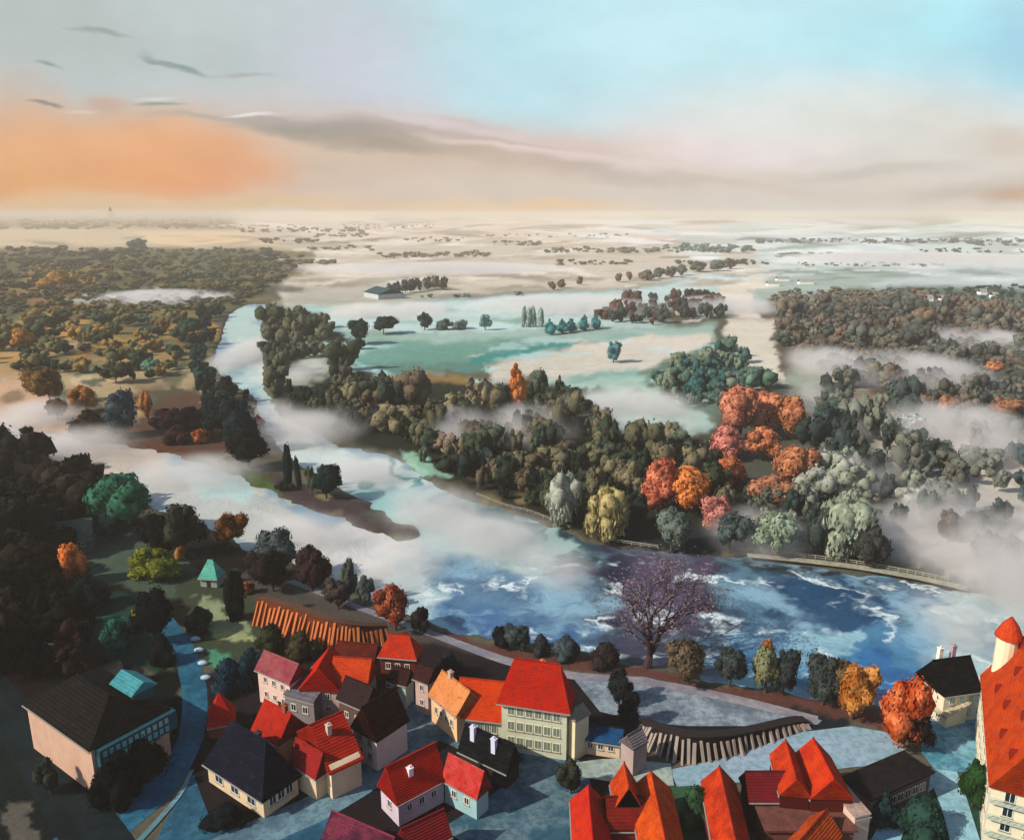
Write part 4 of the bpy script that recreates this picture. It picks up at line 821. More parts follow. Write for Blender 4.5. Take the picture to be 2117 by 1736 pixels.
def tree(px, py, w, h, kind, color, label, name='tree', cat='tree', group=None, z=0.0, fine=False, simple=False):
    g = G(px, py, z); d = ray(px, py); dep = math.asin(-d.z/d.length); k = (CAMZ-z)/(-d.z)/FPX
    Hm = h*k/math.cos(dep)*.93; Wm = w*k*1.0
    cnt[0] += 1; i = cnt[0]; rz = (i*1.37) % 6.28
    src = FINE if (fine and kind in FINE) else PROTO
    me = src[kind][i % len(src[kind])]
    c = lin(color)
    if simple:
        o = bpy.data.objects.new(name, me); COL.objects.link(o); o.location = (g.x, g.y, z-.1); o.rotation_euler = (0, 0, rz); o.scale = (Wm, Wm, Hm); o.color = c+(1,)
        return tag(o, label, cat, group)
    r = empty(name, (g.x, g.y, z), rz, label, cat, group)
    o = bpy.data.objects.new('crown', me); COL.objects.link(o); o.parent = r; lift = 0 if kind == 'bush' else Hm*.05; o.location = (0, 0, lift); o.scale = (Wm, Wm, Hm-lift); o.color = c+(1,)
    t = bpy.data.objects.new('trunk', TRUNKS[i % 4]); COL.objects.link(t); t.parent = r; s = Hm if kind not in ('bush', 'poplar') else Hm*.8; ws = min(Hm, Wm*1.3); t.scale = (ws, ws, s)
    return r
ORD = ['first', 'second', 'third', 'fourth', 'fifth', 'sixth', 'seventh', 'eighth', 'ninth', 'tenth', 'eleventh', 'twelfth', 'thirteenth', 'fourteenth', 'fifteenth', 'sixteenth', 'seventeenth', 'eighteenth', 'nineteenth', 'twentieth']
T = tree
# standing alone or plainly set apart
T(1072, 840, 50, 96, 'spire', 'd0701c', 'bright orange tree rising alone from the dark central wood', fine=True)
T(1268, 750, 36, 48, 'oval', '4f8284', 'lone bluish green tree on the pale meadow')
T(745, 712, 52, 56, 'round', '12302c', 'left one of two blackish green trees on the meadow edge')
T(793, 690, 60, 38, 'round', '122c29', 'right one of two blackish green trees on the meadow edge')
T(742, 722, 30, 28, 'bush', '1c3a32', 'low dark bush at the foot of the blackish green trees', name='bush', cat='bush')
T(878, 682, 28, 40, 'oval', '35463f', 'single upright dark tree on the misty meadow')
T(915, 682, 40, 24, 'bush', '47584e', 'low humped bush right of the single upright tree', name='bush', cat='bush')
T(950, 680, 40, 20, 'bush', '66766c', 'pale flattened bush at the tail of the meadow row', name='bush', cat='bush')
T(1003, 682, 26, 34, 'oval', '6f8f89', 'small pale teal tree right of the meadow row')
for i, x in enumerate((1080, 1093, 1106, 1119)):
    T(x, 676, 15, 46-3*(i % 2), 'poplar', '8a9d94', '%s slender pale poplar of the four in white mist' % ('leftmost', 'second', 'third', 'rightmost')[i], name='poplar', group='four misty poplars')
for i, x in enumerate((1140, 1162, 1180, 1205, 1232)):
    T(x, 692-i*3, 26, 34-2*(i % 3), 'spire', '2f7a78', '%s pointed teal conifer from the left at the meadow end' % ORD[i], name='conifer', group='teal conifers by the meadow')
# far groups around the white road
for i, (x, y, c) in enumerate([(806, 612, '4e5d5c'), (822, 610, '3a4a4a'), (838, 606, '4c524e'), (852, 604, '3c4744'), (868, 602, '55564e'), (884, 600, '5e5a50'), (900, 598, '6a6456'), (916, 600, '4a4038')]):
    T(x, y, 22, 30, 'oval', c, 'small grey tree of the clump by the far barn, %s from left' % ORD[i], group='clump by the far barn', simple=True)
for i, (x, y, w) in enumerate([(1145, 600, 22), (1160, 596, 18), (1198, 590, 14), (1278, 583, 16), (1303, 580, 18), (1335, 580, 34), (1360, 576, 30), (1385, 573, 30), (1410, 570, 34), (1440, 562, 40), (1480, 560, 40), (1505, 556, 30)]):
    T(x, y, w, 20 if i < 5 else 24, 'oval', random.choice(['6a5c4c', '545a50', '5f6a60', '66604f']), 'small brownish tree along the far pale field, %s from left' % ORD[i], group='trees along the far field', simple=True)
# riverside right bank of the distant reach
SET = []
def cname(c):
    r, g, b = (int(c[i:i+2], 16) for i in (0, 2, 4)); l = (r+g+b)/3; s = max(r, g, b)-min(r, g, b)
    k = 'blackish' if l < 34 else ('dark' if l < 62 else ('mid' if l < 100 else 'pale'))
    if s < 14: h = 'grey'
    elif r >= g >= b: h = 'olive' if g > r*.86 else ('brown' if g < r*.8 else 'khaki')
    elif g >= r and g >= b: h = 'green' if g-b > 8 else 'teal'
    else: h = 'teal'
    return k+' '+h
AVOID = [(1072, 840), (1530, 905), (1582, 892), (1628, 905), (1498, 945), (1582, 950), (1508, 1000), (1630, 1008), (1357, 1052), (1425, 1055), (1483, 1095), (1158, 1082), (1258, 1112), (1388, 1136), (1507, 1140), (1607, 1148), (1750, 1150)]
LOW = []                      # light crowns for the woods' interior, merged into one stuff object per wood
for sd_ in range(6):
    rg = np.random.default_rng(40+sd_); V = []; F = []; k = 0
    for i in range(9):
        z = .22+.66*i/9+rg.normal()*.04; e = .5*max(.1, math.sin(math.pi*min(.97, z)))**(.5+sd_*.18); a = i*2.4+rg.random()*2; rr = e*rg.uniform(.2, 1.0); s = max(.09, e*rg.uniform(.36, .72))
        v = IV1*(1+rg.normal(size=len(IV1))*.19)[:, None]*s+np.array([rr*math.cos(a), rr*math.sin(a), z]); V.append(v); F.append(np.array(IF1)+k); k += len(v)
    L3 = []; ctr_ = [(x.mean(0), (x.max(0)-x.min(0)).mean()/2) for x in V]
    for i in range(260):
        d = rg.normal(size=3); d /= np.linalg.norm(d); cc_, cr_ = ctr_[rg.integers(len(ctr_))]; c = cc_+d*cr_*rg.uniform(.85, 1.25); a = np.cross(d, rg.normal(size=3)); a /= np.linalg.norm(a)+1e-6; b = np.cross(d, a)+d*rg.uniform(-.7, .7); h = rg.uniform(.03, .075)
        L3 += [c-a*h, c+b*h*1.4, c+a*h]
    V.append(np.array(L3)); F.append(np.arange(780).reshape(-1, 3)+k); LOW.append((np.concatenate(V), np.concatenate(F)))
def merged(name, items, label, cat='woodland'):
    V = []; F = []; C = []; k = 0; rg = np.random.default_rng(8)
    for (x, y, w, h, c) in items:
        g = G(x, y); d = ray(x, y); dep = math.asin(-d.z/d.length); m = mpp(x, y); W = w*m; Hh = h*m/math.cos(dep)*.93
        v, f = LOW[rg.integers(6)]; a = rg.random()*6.28; ca, sa = math.cos(a), math.sin(a)
        e1 = rg.uniform(.75, 1.35); v = v*np.array([e1, 1/e1, 1]); q = np.stack([(v[:, 0]*ca-v[:, 1]*sa)*W+g.x, (v[:, 0]*sa+v[:, 1]*ca)*W+g.y, v[:, 2]*Hh-.1], -1); V.append(q); F.append(f+k); k += len(q)
        cc = np.array(lin(c))*rg.uniform(.8, 1.2); C.append(np.tile(np.append(cc, 1), (len(q), 1)))
    V = np.concatenate(V); F = np.concatenate(F); C = np.concatenate(C); me = bpy.data.meshes.new(name)
    me.vertices.add(len(V)); me.vertices.foreach_set('co', V.ravel().astype('f')); me.loops.add(F.size); me.loops.foreach_set('vertex_index', F.ravel().astype('i'))
    me.polygons.add(len(F)); me.polygons.foreach_set('loop_start', np.arange(0, F.size, 3, dtype='i')); me.polygons.foreach_set('loop_total', np.full(len(F), 3, 'i')); me.update()
    me.color_attributes.new('Col', 'FLOAT_COLOR', 'POINT').data.foreach_set('color', C.ravel().astype('f')); me.materials.append(FARFOL)
    o = bpy.data.objects.new(name, me); COL.objects.link(o); tag(o, label, cat, kind='stuff')
def wood(poly, spacing, size, pal, place, group, stuff, n_single, jitter=.5, h_ratio=(1.1, 1.6), kinds=('round', 'oval'), simple=True, maxn=999, edge=6):
    P = np.array(poly); y = P[:, 1].min(); row = 0; out = []
    while y < P[:, 1].max():
        x = P[:, 0].min()+(row % 2)*spacing*.5
        while x < P[:, 0].max():
            qx = x+random.uniform(-1, 1)*spacing*jitter; qy = y+random.uniform(-1, 1)*spacing*.5*jitter
            if poly_sd(np.array([qx]), np.array([qy]), poly)[0] > 0 and poly_sd(np.array([qx]), np.array([qy]), RIVER)[0] < -edge and not any(abs(qx-ax) < 30 and -4 < qy-ay < 42 for ax, ay in AVOID): out.append((qx, qy))
            x += spacing
        y += spacing*.55; row += 1
    random.shuffle(out); out = sorted(out[:maxn], key=lambda p: -p[1])
    def dim(): s = size*random.choice((.6, .8, 1, 1.2, 1.5))*random.uniform(.85, 1.15); return s, s*random.uniform(h_ratio[0]*.8, h_ratio[1]*1.15)*(1.2 if s < size*.9 else .9)
    def shade(qx, qy): return pal[int((vn(qx*.03, qy*.05)*.75+random.random()*.25)*len(pal)) % len(pal)]
    inn = [p for p in out[:n_single] if -10 < p[0] < 2127]; rest = [p for p in out if p not in inn]
    rowsz = 16; r = 0
    while inn:
        part = sorted(inn[:rowsz]); inn = inn[rowsz:]; r += 1
        for i, (qx, qy) in enumerate(part):
            w, h = dim(); c = shade(qx, qy)
            T(qx, qy, w, h, random.choice(kinds), c, '%s tree, %s row of %s, %s from left' % (cname(c), ORD[r-1], place, ORD[i]), group=group, simple=simple)
    if rest: merged(group.replace(' ', '_').replace('-', '_') if False else 'woodland', [(x, y)+dim()+(shade(x, y),) for x, y in rest], stuff)
def vn(a, b): return float(np.clip((fbm(np.array([a+9.]), np.array([b+4.]), 2)[0]-.25)*2, 0, .999))
wood([(700, 800), (790, 795), (820, 850), (1030, 850), (1060, 815), (1160, 805), (1210, 860), (1300, 910), (1480, 930), (1480, 1010), (1500, 1100), (1250, 1095), (1130, 1055), (1000, 1020), (900, 975), (840, 930), (720, 895)], 34, 38,
     ['20261a', '343a26', '54523c', '242c1f', '645e46', '3a4430', '72684e', '2c362a', '4a5444', '5c4e3c', '1e2a26', '7c6a58'], 'the central wood', 'central wood', 'dense olive and brown interior of the wood across the river', 62)
wood([(552, 665), (668, 665), (690, 705), (660, 735), (600, 745), (590, 800), (640, 830), (690, 800), (715, 760), (730, 800), (720, 875), (640, 872), (572, 835), (556, 760)], 25, 28, ['2e3828', '4c4c38', '39402e', '5a5844', '1f2c24'], 'the distant right bank', 'right bank of the distant reach', 'dark green thicket filling the right bank of the distant reach', 20)
wood([(400, 660), (450, 645), (490, 628), (446, 690), (424, 745), (440, 782), (472, 815), (512, 835), (515, 880), (470, 900), (430, 850), (400, 760)], 24, 28, ['0f2420', '16302c', '0c1c1a', '1d3a38', '1a2620'], 'the distant left bank', 'left bank of the distant reach', 'blackish teal thicket along the left bank of the distant reach', 16, edge=9)
wood([(1350, 800), (1400, 770), (1500, 725), (1540, 750), (1575, 800), (1555, 820), (1480, 860), (1390, 835)], 26, 28, ['4a6458', '55705f', '2f5c58', '6a7662', '3b5a52'], 'the pale channel grove', 'grove beside the pale channel', 'soft grey green interior of the grove beside the pale channel', 12)
wood([(1240, 655), (1330, 632), (1480, 612), (1500, 660), (1380, 672), (1250, 672)], 17, 17, ['4a3430', '3e302c', '343c38', '5a4038', '424a46'], '', 'strip', 'russet thicket around the distant hamlet', 0, maxn=55)
wood([(1640, 760), (1700, 800), (1760, 800), (1900, 880), (1960, 960), (2100, 1120), (2000, 1130), (1900, 1080), (1800, 1160), (1700, 1150), (1560, 1130), (1520, 1050), (1650, 950), (1680, 850)], 42, 38,
     ['3f4a42', '5c6054', '2c3834', '6f7264', '7f8474', '5a5a50', '3a4442', '9a9c8e', '6c6a60'], 'the misty wood', 'misty wood at right', 'hazy grey green thickets of the misty wood at right', 34, maxn=95)
wood([(1600, 650), (1700, 635), (2117, 645), (2250, 655), (2250, 930), (2117, 930), (1980, 880), (1850, 810), (1700, 780), (1620, 730)], 21, 24,
     ['524c44', '625c50', '464842', '5c6056', '665a4e', '404644', '6c665a', '5a564c', '74604e'], 'the broad autumn wood', 'broad autumn wood', 'brown grey mass of the broad autumn wood on the right', 20, h_ratio=(1, 1.35))
wood([(1880, 1000), (1930, 1010), (2010, 1100), (2117, 1150), (2200, 1180), (2200, 1215), (2080, 1190), (1960, 1140), (1890, 1060)], 44, 34, ['5c6258', '4c5650', '74766a', '5a5048', '868a7e'], 'the pink mist', 'pink mist', 'grey thickets fading into the pink mist', 14, maxn=30)
wood([(1960, 900), (2040, 890), (2200, 960), (2200, 1080), (2090, 1040), (2020, 980)], 40, 32, ['5c6258', '2c4648', '74766a', '3a4e50', '868a7e'], 'the right edge hollow', 'right edge hollow', 'grey teal thickets in the hollow at the right edge', 10, maxn=26)
wood([(-60, 650), (150, 650), (400, 660), (400, 760), (300, 790), (100, 770), (-60, 770)], 27, 26, ['3c4a34', '5c5c3c', '2e3c2c', '6f6844', '8a6c38', '48604c'], 'the left plain', 'trees of the left plain', 'olive and ochre scrub scattered over the left plain', 12, maxn=110, h_ratio=(.7, 1.1))
# salmon and orange trees on the far bank
for (x, y, w, h, c, l) in [
 (1530, 905, 74, 92, 'b0664a', 'tallest salmon tree at the top of the coral clump'), (1582, 892, 66, 72, 'b86a48', 'coral tree right of the tallest salmon one'), (1628, 905, 52, 74, 'ac6640', 'coral orange tree at the right end of the clump'),
 (1498, 945, 56, 54, 'b8685a', 'rosy round tree at the left end of the coral clump'), (1582, 950, 62, 58, 'b0623c', 'copper tree below the coral clump'), (1508, 1000, 56, 50, 'b25c30', 'small copper tree under the rosy round one'),
 (1630, 1008, 78, 74, 'a8643e', 'large dull orange tree amid grey trees'), (1357, 1052, 56, 86, 'b85a3c', 'upright salmon tree beside the bright orange one'), (1425, 1055, 84, 74, 'c46a20', 'wide bright orange tree above the dark bank'),
 (1483, 1095, 52, 60, 'b86c60', 'pink tree standing just above the dark bank'), (1585, 1045, 80, 56, '9a6244', 'russet tree between orange and grey trees'), (1640, 1050, 40, 42, 'c87868', 'small pink bush on the bank slope'),
 (1712, 870, 22, 26, 'b06838', 'tiny orange tree near the pale channel end'), (1950, 860, 30, 40, 'a86844', 'small orange tree in the grey part of the right wood'), (2060, 780, 34, 32, 'a0603c', 'rust tree high in the right wood near the edge'), (2070, 870, 50, 44, '8a5a40', 'brown orange tree at the right edge of the wood')]:
    T(x, y+4, w*1.3, h*1.28, ('round', 'oval')[cnt[0] % 2], c, l, fine=w > 45)
# pale trees on the far bank, mist tone put into some leaf colours
for (x, y, w, h, k, c, l) in [
 (1158, 1082, 78, 108, 'willow', '8f9180', 'pale grey willow bending over the dark water'), (1258, 1112, 88, 110, 'willow', '9c8a58', 'straw yellow willow right of the grey willow'), (1388, 1136, 72, 88, 'oval', '59645a', 'grey green round tree at the centre of the far bank'),
 (1507, 1140, 76, 84, 'round', '45524e', 'dark bluish round tree below the pink tree'), (1607, 1148, 86, 98, 'oval', '7f8c74', 'light green oval tree by the far bank walk'), (1750, 1150, 120, 130, 'willow', '8b937c', 'large pale green spreading willow near the bank walk'),
 (1790, 1170, 70, 96, 'oval', '3a3a36', 'dark grey tree in front of the large pale willow'), (1690, 1148, 60, 110, 'oval', '3c4842', 'dark narrow tree left of the large pale willow'), (1300, 918, 44, 46, 'oval', '55645c', 'left one of two grey trees against the pale field'),
 (1363, 918, 38, 46, 'oval', '56564a', 'right one of two grey trees against the pale field'), (1875, 900, 60, 46, 'round', 'a9b0ac', 'whitish tree in the mist of the right wood'), (1960, 1120, 44, 70, 'oval', '5c4f46', 'thin brown tree standing in the pink mist'),
 (1010, 960, 34, 40, 'oval', 'a4ab84', 'small lime tree amid the dark central wood'), (1700, 920, 66, 90, 'round', '3a4a44', 'dark teal tree on the left of the misty wood'), (1740, 960, 60, 120, 'spire', '32403c', 'tall dark pointed tree in the misty wood')]:
    T(x, y, w, h, k, c, l, fine=w > 60)
# left of the river
for (x, y, w, h, k, c, l) in [
 (105, 835, 82, 78, 'round', '6a4a1c', 'big ochre topped tree on the pale left plain'), (180, 852, 62, 58, 'round', 'a05c1e', 'amber tree right of the ochre topped tree'), (120, 868, 50, 46, 'round', '54381e', 'brown tree below the ochre topped tree'), (195, 905, 80, 64, 'bush', '2c1c10', 'black brown bush below the amber tree'),
 (250, 902, 70, 98, 'oval', '36464a', 'slate blue oval tree on the left bank'), (307, 868, 42, 62, 'oval', '9c5820', 'narrow orange tree beside the slate blue one'), (350, 900, 80, 60, 'round', '2c1418', 'dark plum tree on the left bank'), (392, 905, 74, 68, 'round', '0c0a0a', 'black round tree left of the small orange bush'),
 (414, 915, 36, 32, 'bush', 'b05c26', 'small orange bush on the brown bank'), (460, 905, 90, 90, 'round', '10201e', 'largest blackish tree above the green lawn'), (500, 930, 70, 110, 'oval', '14262a', 'tall blue black tree at the river corner'), (515, 968, 88, 86, 'round', '080c0c', 'near black round tree right of the green lawn'),
 (536, 890, 22, 36, 'oval', 'a03c28', 'thin red shrub on the river corner'), (596, 1008, 20, 96, 'poplar', '0e1e1e', 'taller left cypress on the point'), (621, 1012, 18, 74, 'poplar', '122422', 'shorter right cypress on the point'), (588, 1012, 40, 20, 'bush', '22241e', 'flat dark shrub at the foot of the cypresses'),
 (645, 1020, 26, 60, 'oval', '4c5236', 'slim olive tree right of the cypresses'), (675, 1030, 66, 72, 'round', '0e2420', 'round dark green tree at the tip of the point'), (475, 960, 40, 20, 'bush', '3a4a26', 'low green shrub on the lawn'),
 (312, 775, 46, 34, 'round', '4a7258', 'muted green tree on the beige slope'), (240, 790, 70, 44, 'round', '3a3c28', 'dark olive tree on the beige slope'), (50, 715, 60, 40, 'bush', 'b0762c', 'golden bush patch on the left plain'), (120, 592, 80, 36, 'bush', '9a6c26', 'golden brown thicket on the left far plain'),
 (365, 915, 60, 40, 'bush', '3a1c18', 'maroon bush on the left bank'), (286, 512, 40, 20, 'bush', '3f5450', 'dark teal mound of trees on the far left plain')]:
    T(x, y, w, h, k, c, l, name='cypress' if 'cypress' in l and k == 'poplar' else ('bush' if k == 'bush' else 'tree'), cat='bush' if k == 'bush' else 'tree', fine=w > 55)
# near bank, left
for (x, y, w, h, k, c, l) in [
 (255, 1100, 130, 128, 'round', '2c6448', 'large soft green tree on the left bank'), (305, 1130, 40, 62, 'oval', '0a1212', 'black narrow tree right of the soft green one'), (235, 1120, 60, 70, 'round', '12302a', 'deep green tree in front of the soft green one'), (335, 1150, 52, 92, 'oval', '0b0c0a', 'black oval tree among the near bank trees'),
 (385, 1142, 92, 106, 'round', '312f26', 'dark grey brown tree on the near bank'), (472, 1138, 74, 78, 'round', '6a3c10', 'bronze round tree on the near bank'), (565, 1200, 104, 104, 'round', '3c4644', 'wide tree with greyish teal top by the pale water'), (565, 1222, 86, 86, 'round', '241a18', 'brown black tree in front of the greyish teal one'),
 (645, 1222, 72, 94, 'oval', '34211e', 'dark maroon oval tree by the quay'), (722, 1240, 34, 90, 'oval', '4c544a', 'slim grey green shrub tree above the quay'), (755, 1252, 40, 62, 'oval', '454c44', 'small grey green tree right of the slim one'), (700, 1258, 60, 60, 'round', '483a36', 'grey brown tree on the quay slope'),
 (818, 1302, 78, 92, 'round', '8c3a1e', 'rust red tree at the end of the orange wall'), (868, 1312, 44, 60, 'oval', '221a1a', 'black bush right of the rust red tree'), (156, 1208, 54, 92, 'oval', 'd06a10', 'vivid orange tree glowing on the dark left slope'),
 (512, 1226, 28, 28, 'bush', 'b05a20', 'small orange bush at the left end of the orange wall'), (488, 1280, 44, 104, 'poplar', '0a0e0c', 'black columnar tree left of the orange wall'), (372, 1156, 28, 30, 'bush', '9a6420', 'small ochre bush beneath the near bank trees'), (318, 1198, 110, 66, 'bush', '6a6c18', 'broad olive yellow shrub mass by the road'),
 (288, 1282, 30, 28, 'bush', 'a8842c', 'small yellow bush beside the road'), (320, 1330, 90, 110, 'round', '060a0a', 'black tree mass inside the road bend'), (335, 1370, 60, 60, 'bush', '0c1412', 'black bush inside the road bend'), (180, 1260, 90, 60, 'bush', '0e1c18', 'deep green bush mass on the left slope'),
 (245, 1335, 80, 60, 'bush', '1f5c4a', 'sea green shrub between dark trees'), (420, 1300, 60, 50, 'bush', '283026', 'dark olive hedge bush on the allotments'), (560, 1340, 70, 50, 'bush', '2a2c18', 'dark olive bush below the orange wall'), (620, 1355, 70, 46, 'bush', '3a3220', 'brown olive bush below the orange wall'),
 (480, 1425, 90, 64, 'bush', '14303c', 'blue black bush above the red pyramid roof'), (520, 1420, 60, 80, 'round', '18323e', 'blue black tree left of the mauve roof'), (105, 1640, 50, 70, 'oval', '30342c', 'dark shrub against the pink long wall'), (240, 1652, 104, 92, 'bush', '050a07', 'lowest black green bush under the teal glazed gallery'), (292, 1602, 92, 88, 'bush', '070d09', 'middle black green bush under the teal glazed gallery'), (332, 1545, 72, 84, 'bush', '08100c', 'black green bush at the far end of the teal gallery'),
 (468, 1700, 90, 34, 'bush', '0a161a', 'dark low hedge in front of the navy roofed house'), (705, 1600, 60, 62, 'round', '1c3c34', 'deep green tree behind the steep red roof'), (1180, 1640, 66, 66, 'round', '34362a', 'dark olive round tree at the street fork')]:
    T(x, y, w, h, k, c, l, name='bush' if k == 'bush' else 'tree', cat='bush' if k == 'bush' else 'tree', fine=w > 50)
wood([(-80, 960), (30, 950), (110, 990), (190, 1030), (215, 1080), (150, 1140), (110, 1250), (190, 1330), (180, 1400), (60, 1420), (-80, 1400)], 54, 64, ['140b08', '1c100a', '0c0706', '241610', '100b08', '281614'], 'the shaded left slope', 'shaded left slope', 'dark brown thickets of the shaded left slope', 30, h_ratio=(1, 1.4))
# near bank, right half
for (x, y, w, h, k, c, l) in [
 (1075, 1345, 60, 52, 'round', '3a4442', 'grey green tree at the water edge left of the bare tree'), (1035, 1338, 40, 44, 'bush', '14181a', 'black bush at the water edge'), (1120, 1350, 44, 40, 'bush', '2c3032', 'dark grey bush at the water edge'), (1175, 1362, 60, 50, 'bush', '3c4a4c', 'smoky bush at the water edge'), (1250, 1372, 70, 44, 'bush', '2c2426', 'dark brown bush left of the bare tree'),
 (1422, 1412, 92, 84, 'round', '5a4a38', 'tawny brown round tree right of the bare tree'), (1508, 1418, 74, 80, 'round', '38403c', 'dark slate round tree by the tawny one'), (1582, 1432, 62, 100, 'oval', '7c7c58', 'olive tree with an orange top on the quay'), (1618, 1434, 52, 94, 'oval', '2c3434', 'dark half of the tree pair on the quay'),
 (1580, 1372, 36, 46, 'round', 'a8622c', 'orange leafy tree top above the olive tree'), (1700, 1456, 66, 102, 'oval', '38403c', 'dark slate tree left of the brown one'), (1728, 1450, 70, 92, 'round', '66523a', 'brown grey tree behind the amber tree'), (1760, 1486, 92, 108, 'round', 'b06a1e', 'amber tree on the quay'), (1865, 1545, 96, 150, 'oval', 'bc4c10', 'big flame orange tree by the esplanade'),
 (1842, 1520, 44, 70, 'oval', 'b86a1c', 'small amber tree on the left of the flame orange one'), (1895, 1552, 66, 84, 'round', '140f0e', 'black shadowy bush under the flame orange tree'), (2010, 1665, 62, 92, 'oval', '1f3c16', 'dark green tree by the crossing paths'), (2035, 1700, 40, 90, 'oval', '22341a', 'narrow green tree right of the crossing paths'),
 (1900, 1720, 110, 70, 'bush', '1c3c30', 'dark green shrub mass between the paths'), (1820, 1700, 60, 60, 'bush', '182e30', 'dark teal shrub left of the curved path'), (1440, 1700, 80, 70, 'bush', '2c4a2c', 'green shrubs between the two red groups'), (1505, 1660, 50, 40, 'bush', '22301c', 'dark green bush under the orange gable'), (1280, 1460, 60, 70, 'round', '1c2224', 'black tree right of the hall'), (1300, 1500, 50, 70, 'oval', '141a1c', 'tall black tree above the blue roofed shed'), (930, 1400, 60, 50, 'bush', '1c2026', 'dark shrub behind the orange wing')]:
    if 'tree top' in l: T(x, 1430, w, 108, k, c, 'orange topped slender tree in the quay pair', fine=True); continue
    T(x, y, w, h, k, c, l, name='bush' if k == 'bush' else 'tree', cat='bush' if k == 'bush' else 'tree', fine=w > 40)
# the bare tree with its thin violet haze of twigs
def bare_tree():
    g = G(1338, 1378); root = empty('bare_tree', (g.x, g.y, 0), 0, 'bare branching tree with a thin cloud of violet pink twigs by the blue water', 'tree')
    rg = random.Random(5); m = MB(); tips = []
    k = mpp(1338, 1378); S = 260*k/math.cos(R(30))
    def grow(p, d, l, r, depth):
        pts = [p]; q = p.copy(); dd = d.copy()
        for i in range(4):
            dd = (dd+Vector((rg.uniform(-.16, .16), rg.uniform(-.16, .16), .07))).normalized(); q = q+dd*l/4; pts.append(q.copy())
        m.tube(pts, [r, r*.9, r*.8, r*.7, r*.55], 7 if depth < 2 else 4)
        if depth >= 5: tips.append((q, dd)); return
        for i in range(3 if depth else 5):
            a = rg.uniform(0, 6.28); sp = rg.uniform(.35, .95); e = dd.orthogonal().normalized(); f = dd.cross(e); nd = (dd+(e*math.cos(a)+f*math.sin(a))*sp+Vector((.10, 0, .05))).normalized()
            grow(pts[rg.choice((2, 3, 4))] if i else q, nd, (l*rg.uniform(1.5, 2.0) if depth == 0 else l*rg.uniform(.62, .84)), r*.55, depth+1)
    grow(Vector((0, 0, -.2)), Vector((.05, 0, 1)), S*.12, S*.026, 0)
    m.build('trunk', plaster('3a2a2c', .4), root)
    V = []; F = []
    for (q, d) in tips:
        for _ in range(6):
            c = q+Vector((rg.gauss(0, 1), rg.gauss(0, 1), rg.gauss(.2, 1)))*S*.05; a = Vector((rg.gauss(0, 1), rg.gauss(0, 1), rg.gauss(0, 1))).normalized()*S*.006; b = Vector((rg.gauss(0, 1), rg.gauss(0, 1), rg.gauss(0, 1))).normalized()*S*.007
            n = len(V); V += [c-a, c+b, c+a, c-b]; F.append((n, n+1, n+2, n+3))
    o = mesh_obj('crown', V, F, FOL, root); o.color = lin('77646a')+(1,)
bare_tree()
for o_ in bpy.data.objects:
    if o_.name.startswith('bare_tree'): o_.scale = (1.3, 1.3, .92)

# far masses of wood that read as one
def mass(name, regions, label, cat='woodland'):
    items = []; rg = np.random.default_rng(3)
    for (poly, n, size, pal) in regions:
        P = np.array(poly); got = 0
        while got < n:
            x = rg.uniform(P[:, 0].min(), P[:, 0].max()); y = rg.uniform(P[:, 1].min(), P[:, 1].max())
            if poly_sd(np.array([x]), np.array([y]), poly)[0] < 0 or poly_sd(np.array([x]), np.array([y]), RIVER)[0] > -8: continue
            got += 1; s = size*rg.uniform(.6, 1.4)*(min(1, (y-436)/90))*.85
            items.append((x, y, s*rg.uniform(1.5, 3.2), s*rg.uniform(.9, 1.6), pal[int((vn(x*.02, y*.06)*.7+rg.random()*.3)*len(pal)) % len(pal)]))
    merged(name, items, label, cat)
LOW_KEEP = LOW; LOW = [(v[:9*len(IV1)+180], f[:9*len(IF1)+60]) for v, f in LOW_KEEP]
mass('distant_woodland', [([(-200, 520), (300, 515), (640, 522), (600, 570), (520, 620), (440, 650), (-200, 650)], 1300, 8, ['2f3726', '4a4c32', '222a1e', '5e5838', '6e5c2e', '38422e', '423c2c', '2c3a34']),
                          ([(-200, 447), (500, 450), (440, 474), (-200, 476)], 260, 16, ['54400f', '4a3a14', '6a5422'])], 'far olive and ochre woods covering the left of the plain')
mass('distant_woodland', [([(1600, 605), (1800, 596), (2050, 620), (2300, 635), (2300, 680), (1700, 650), (1600, 660)], 420, 8, ['6a6254', '5c6054', '746450', '4c5852']), ([(1850, 600), (2117, 590), (2300, 585), (2300, 618), (2000, 620)], 110, 7, ['2c423c', '384a42'])], 'far brown and grey woods at the right of the plain')
belts = []
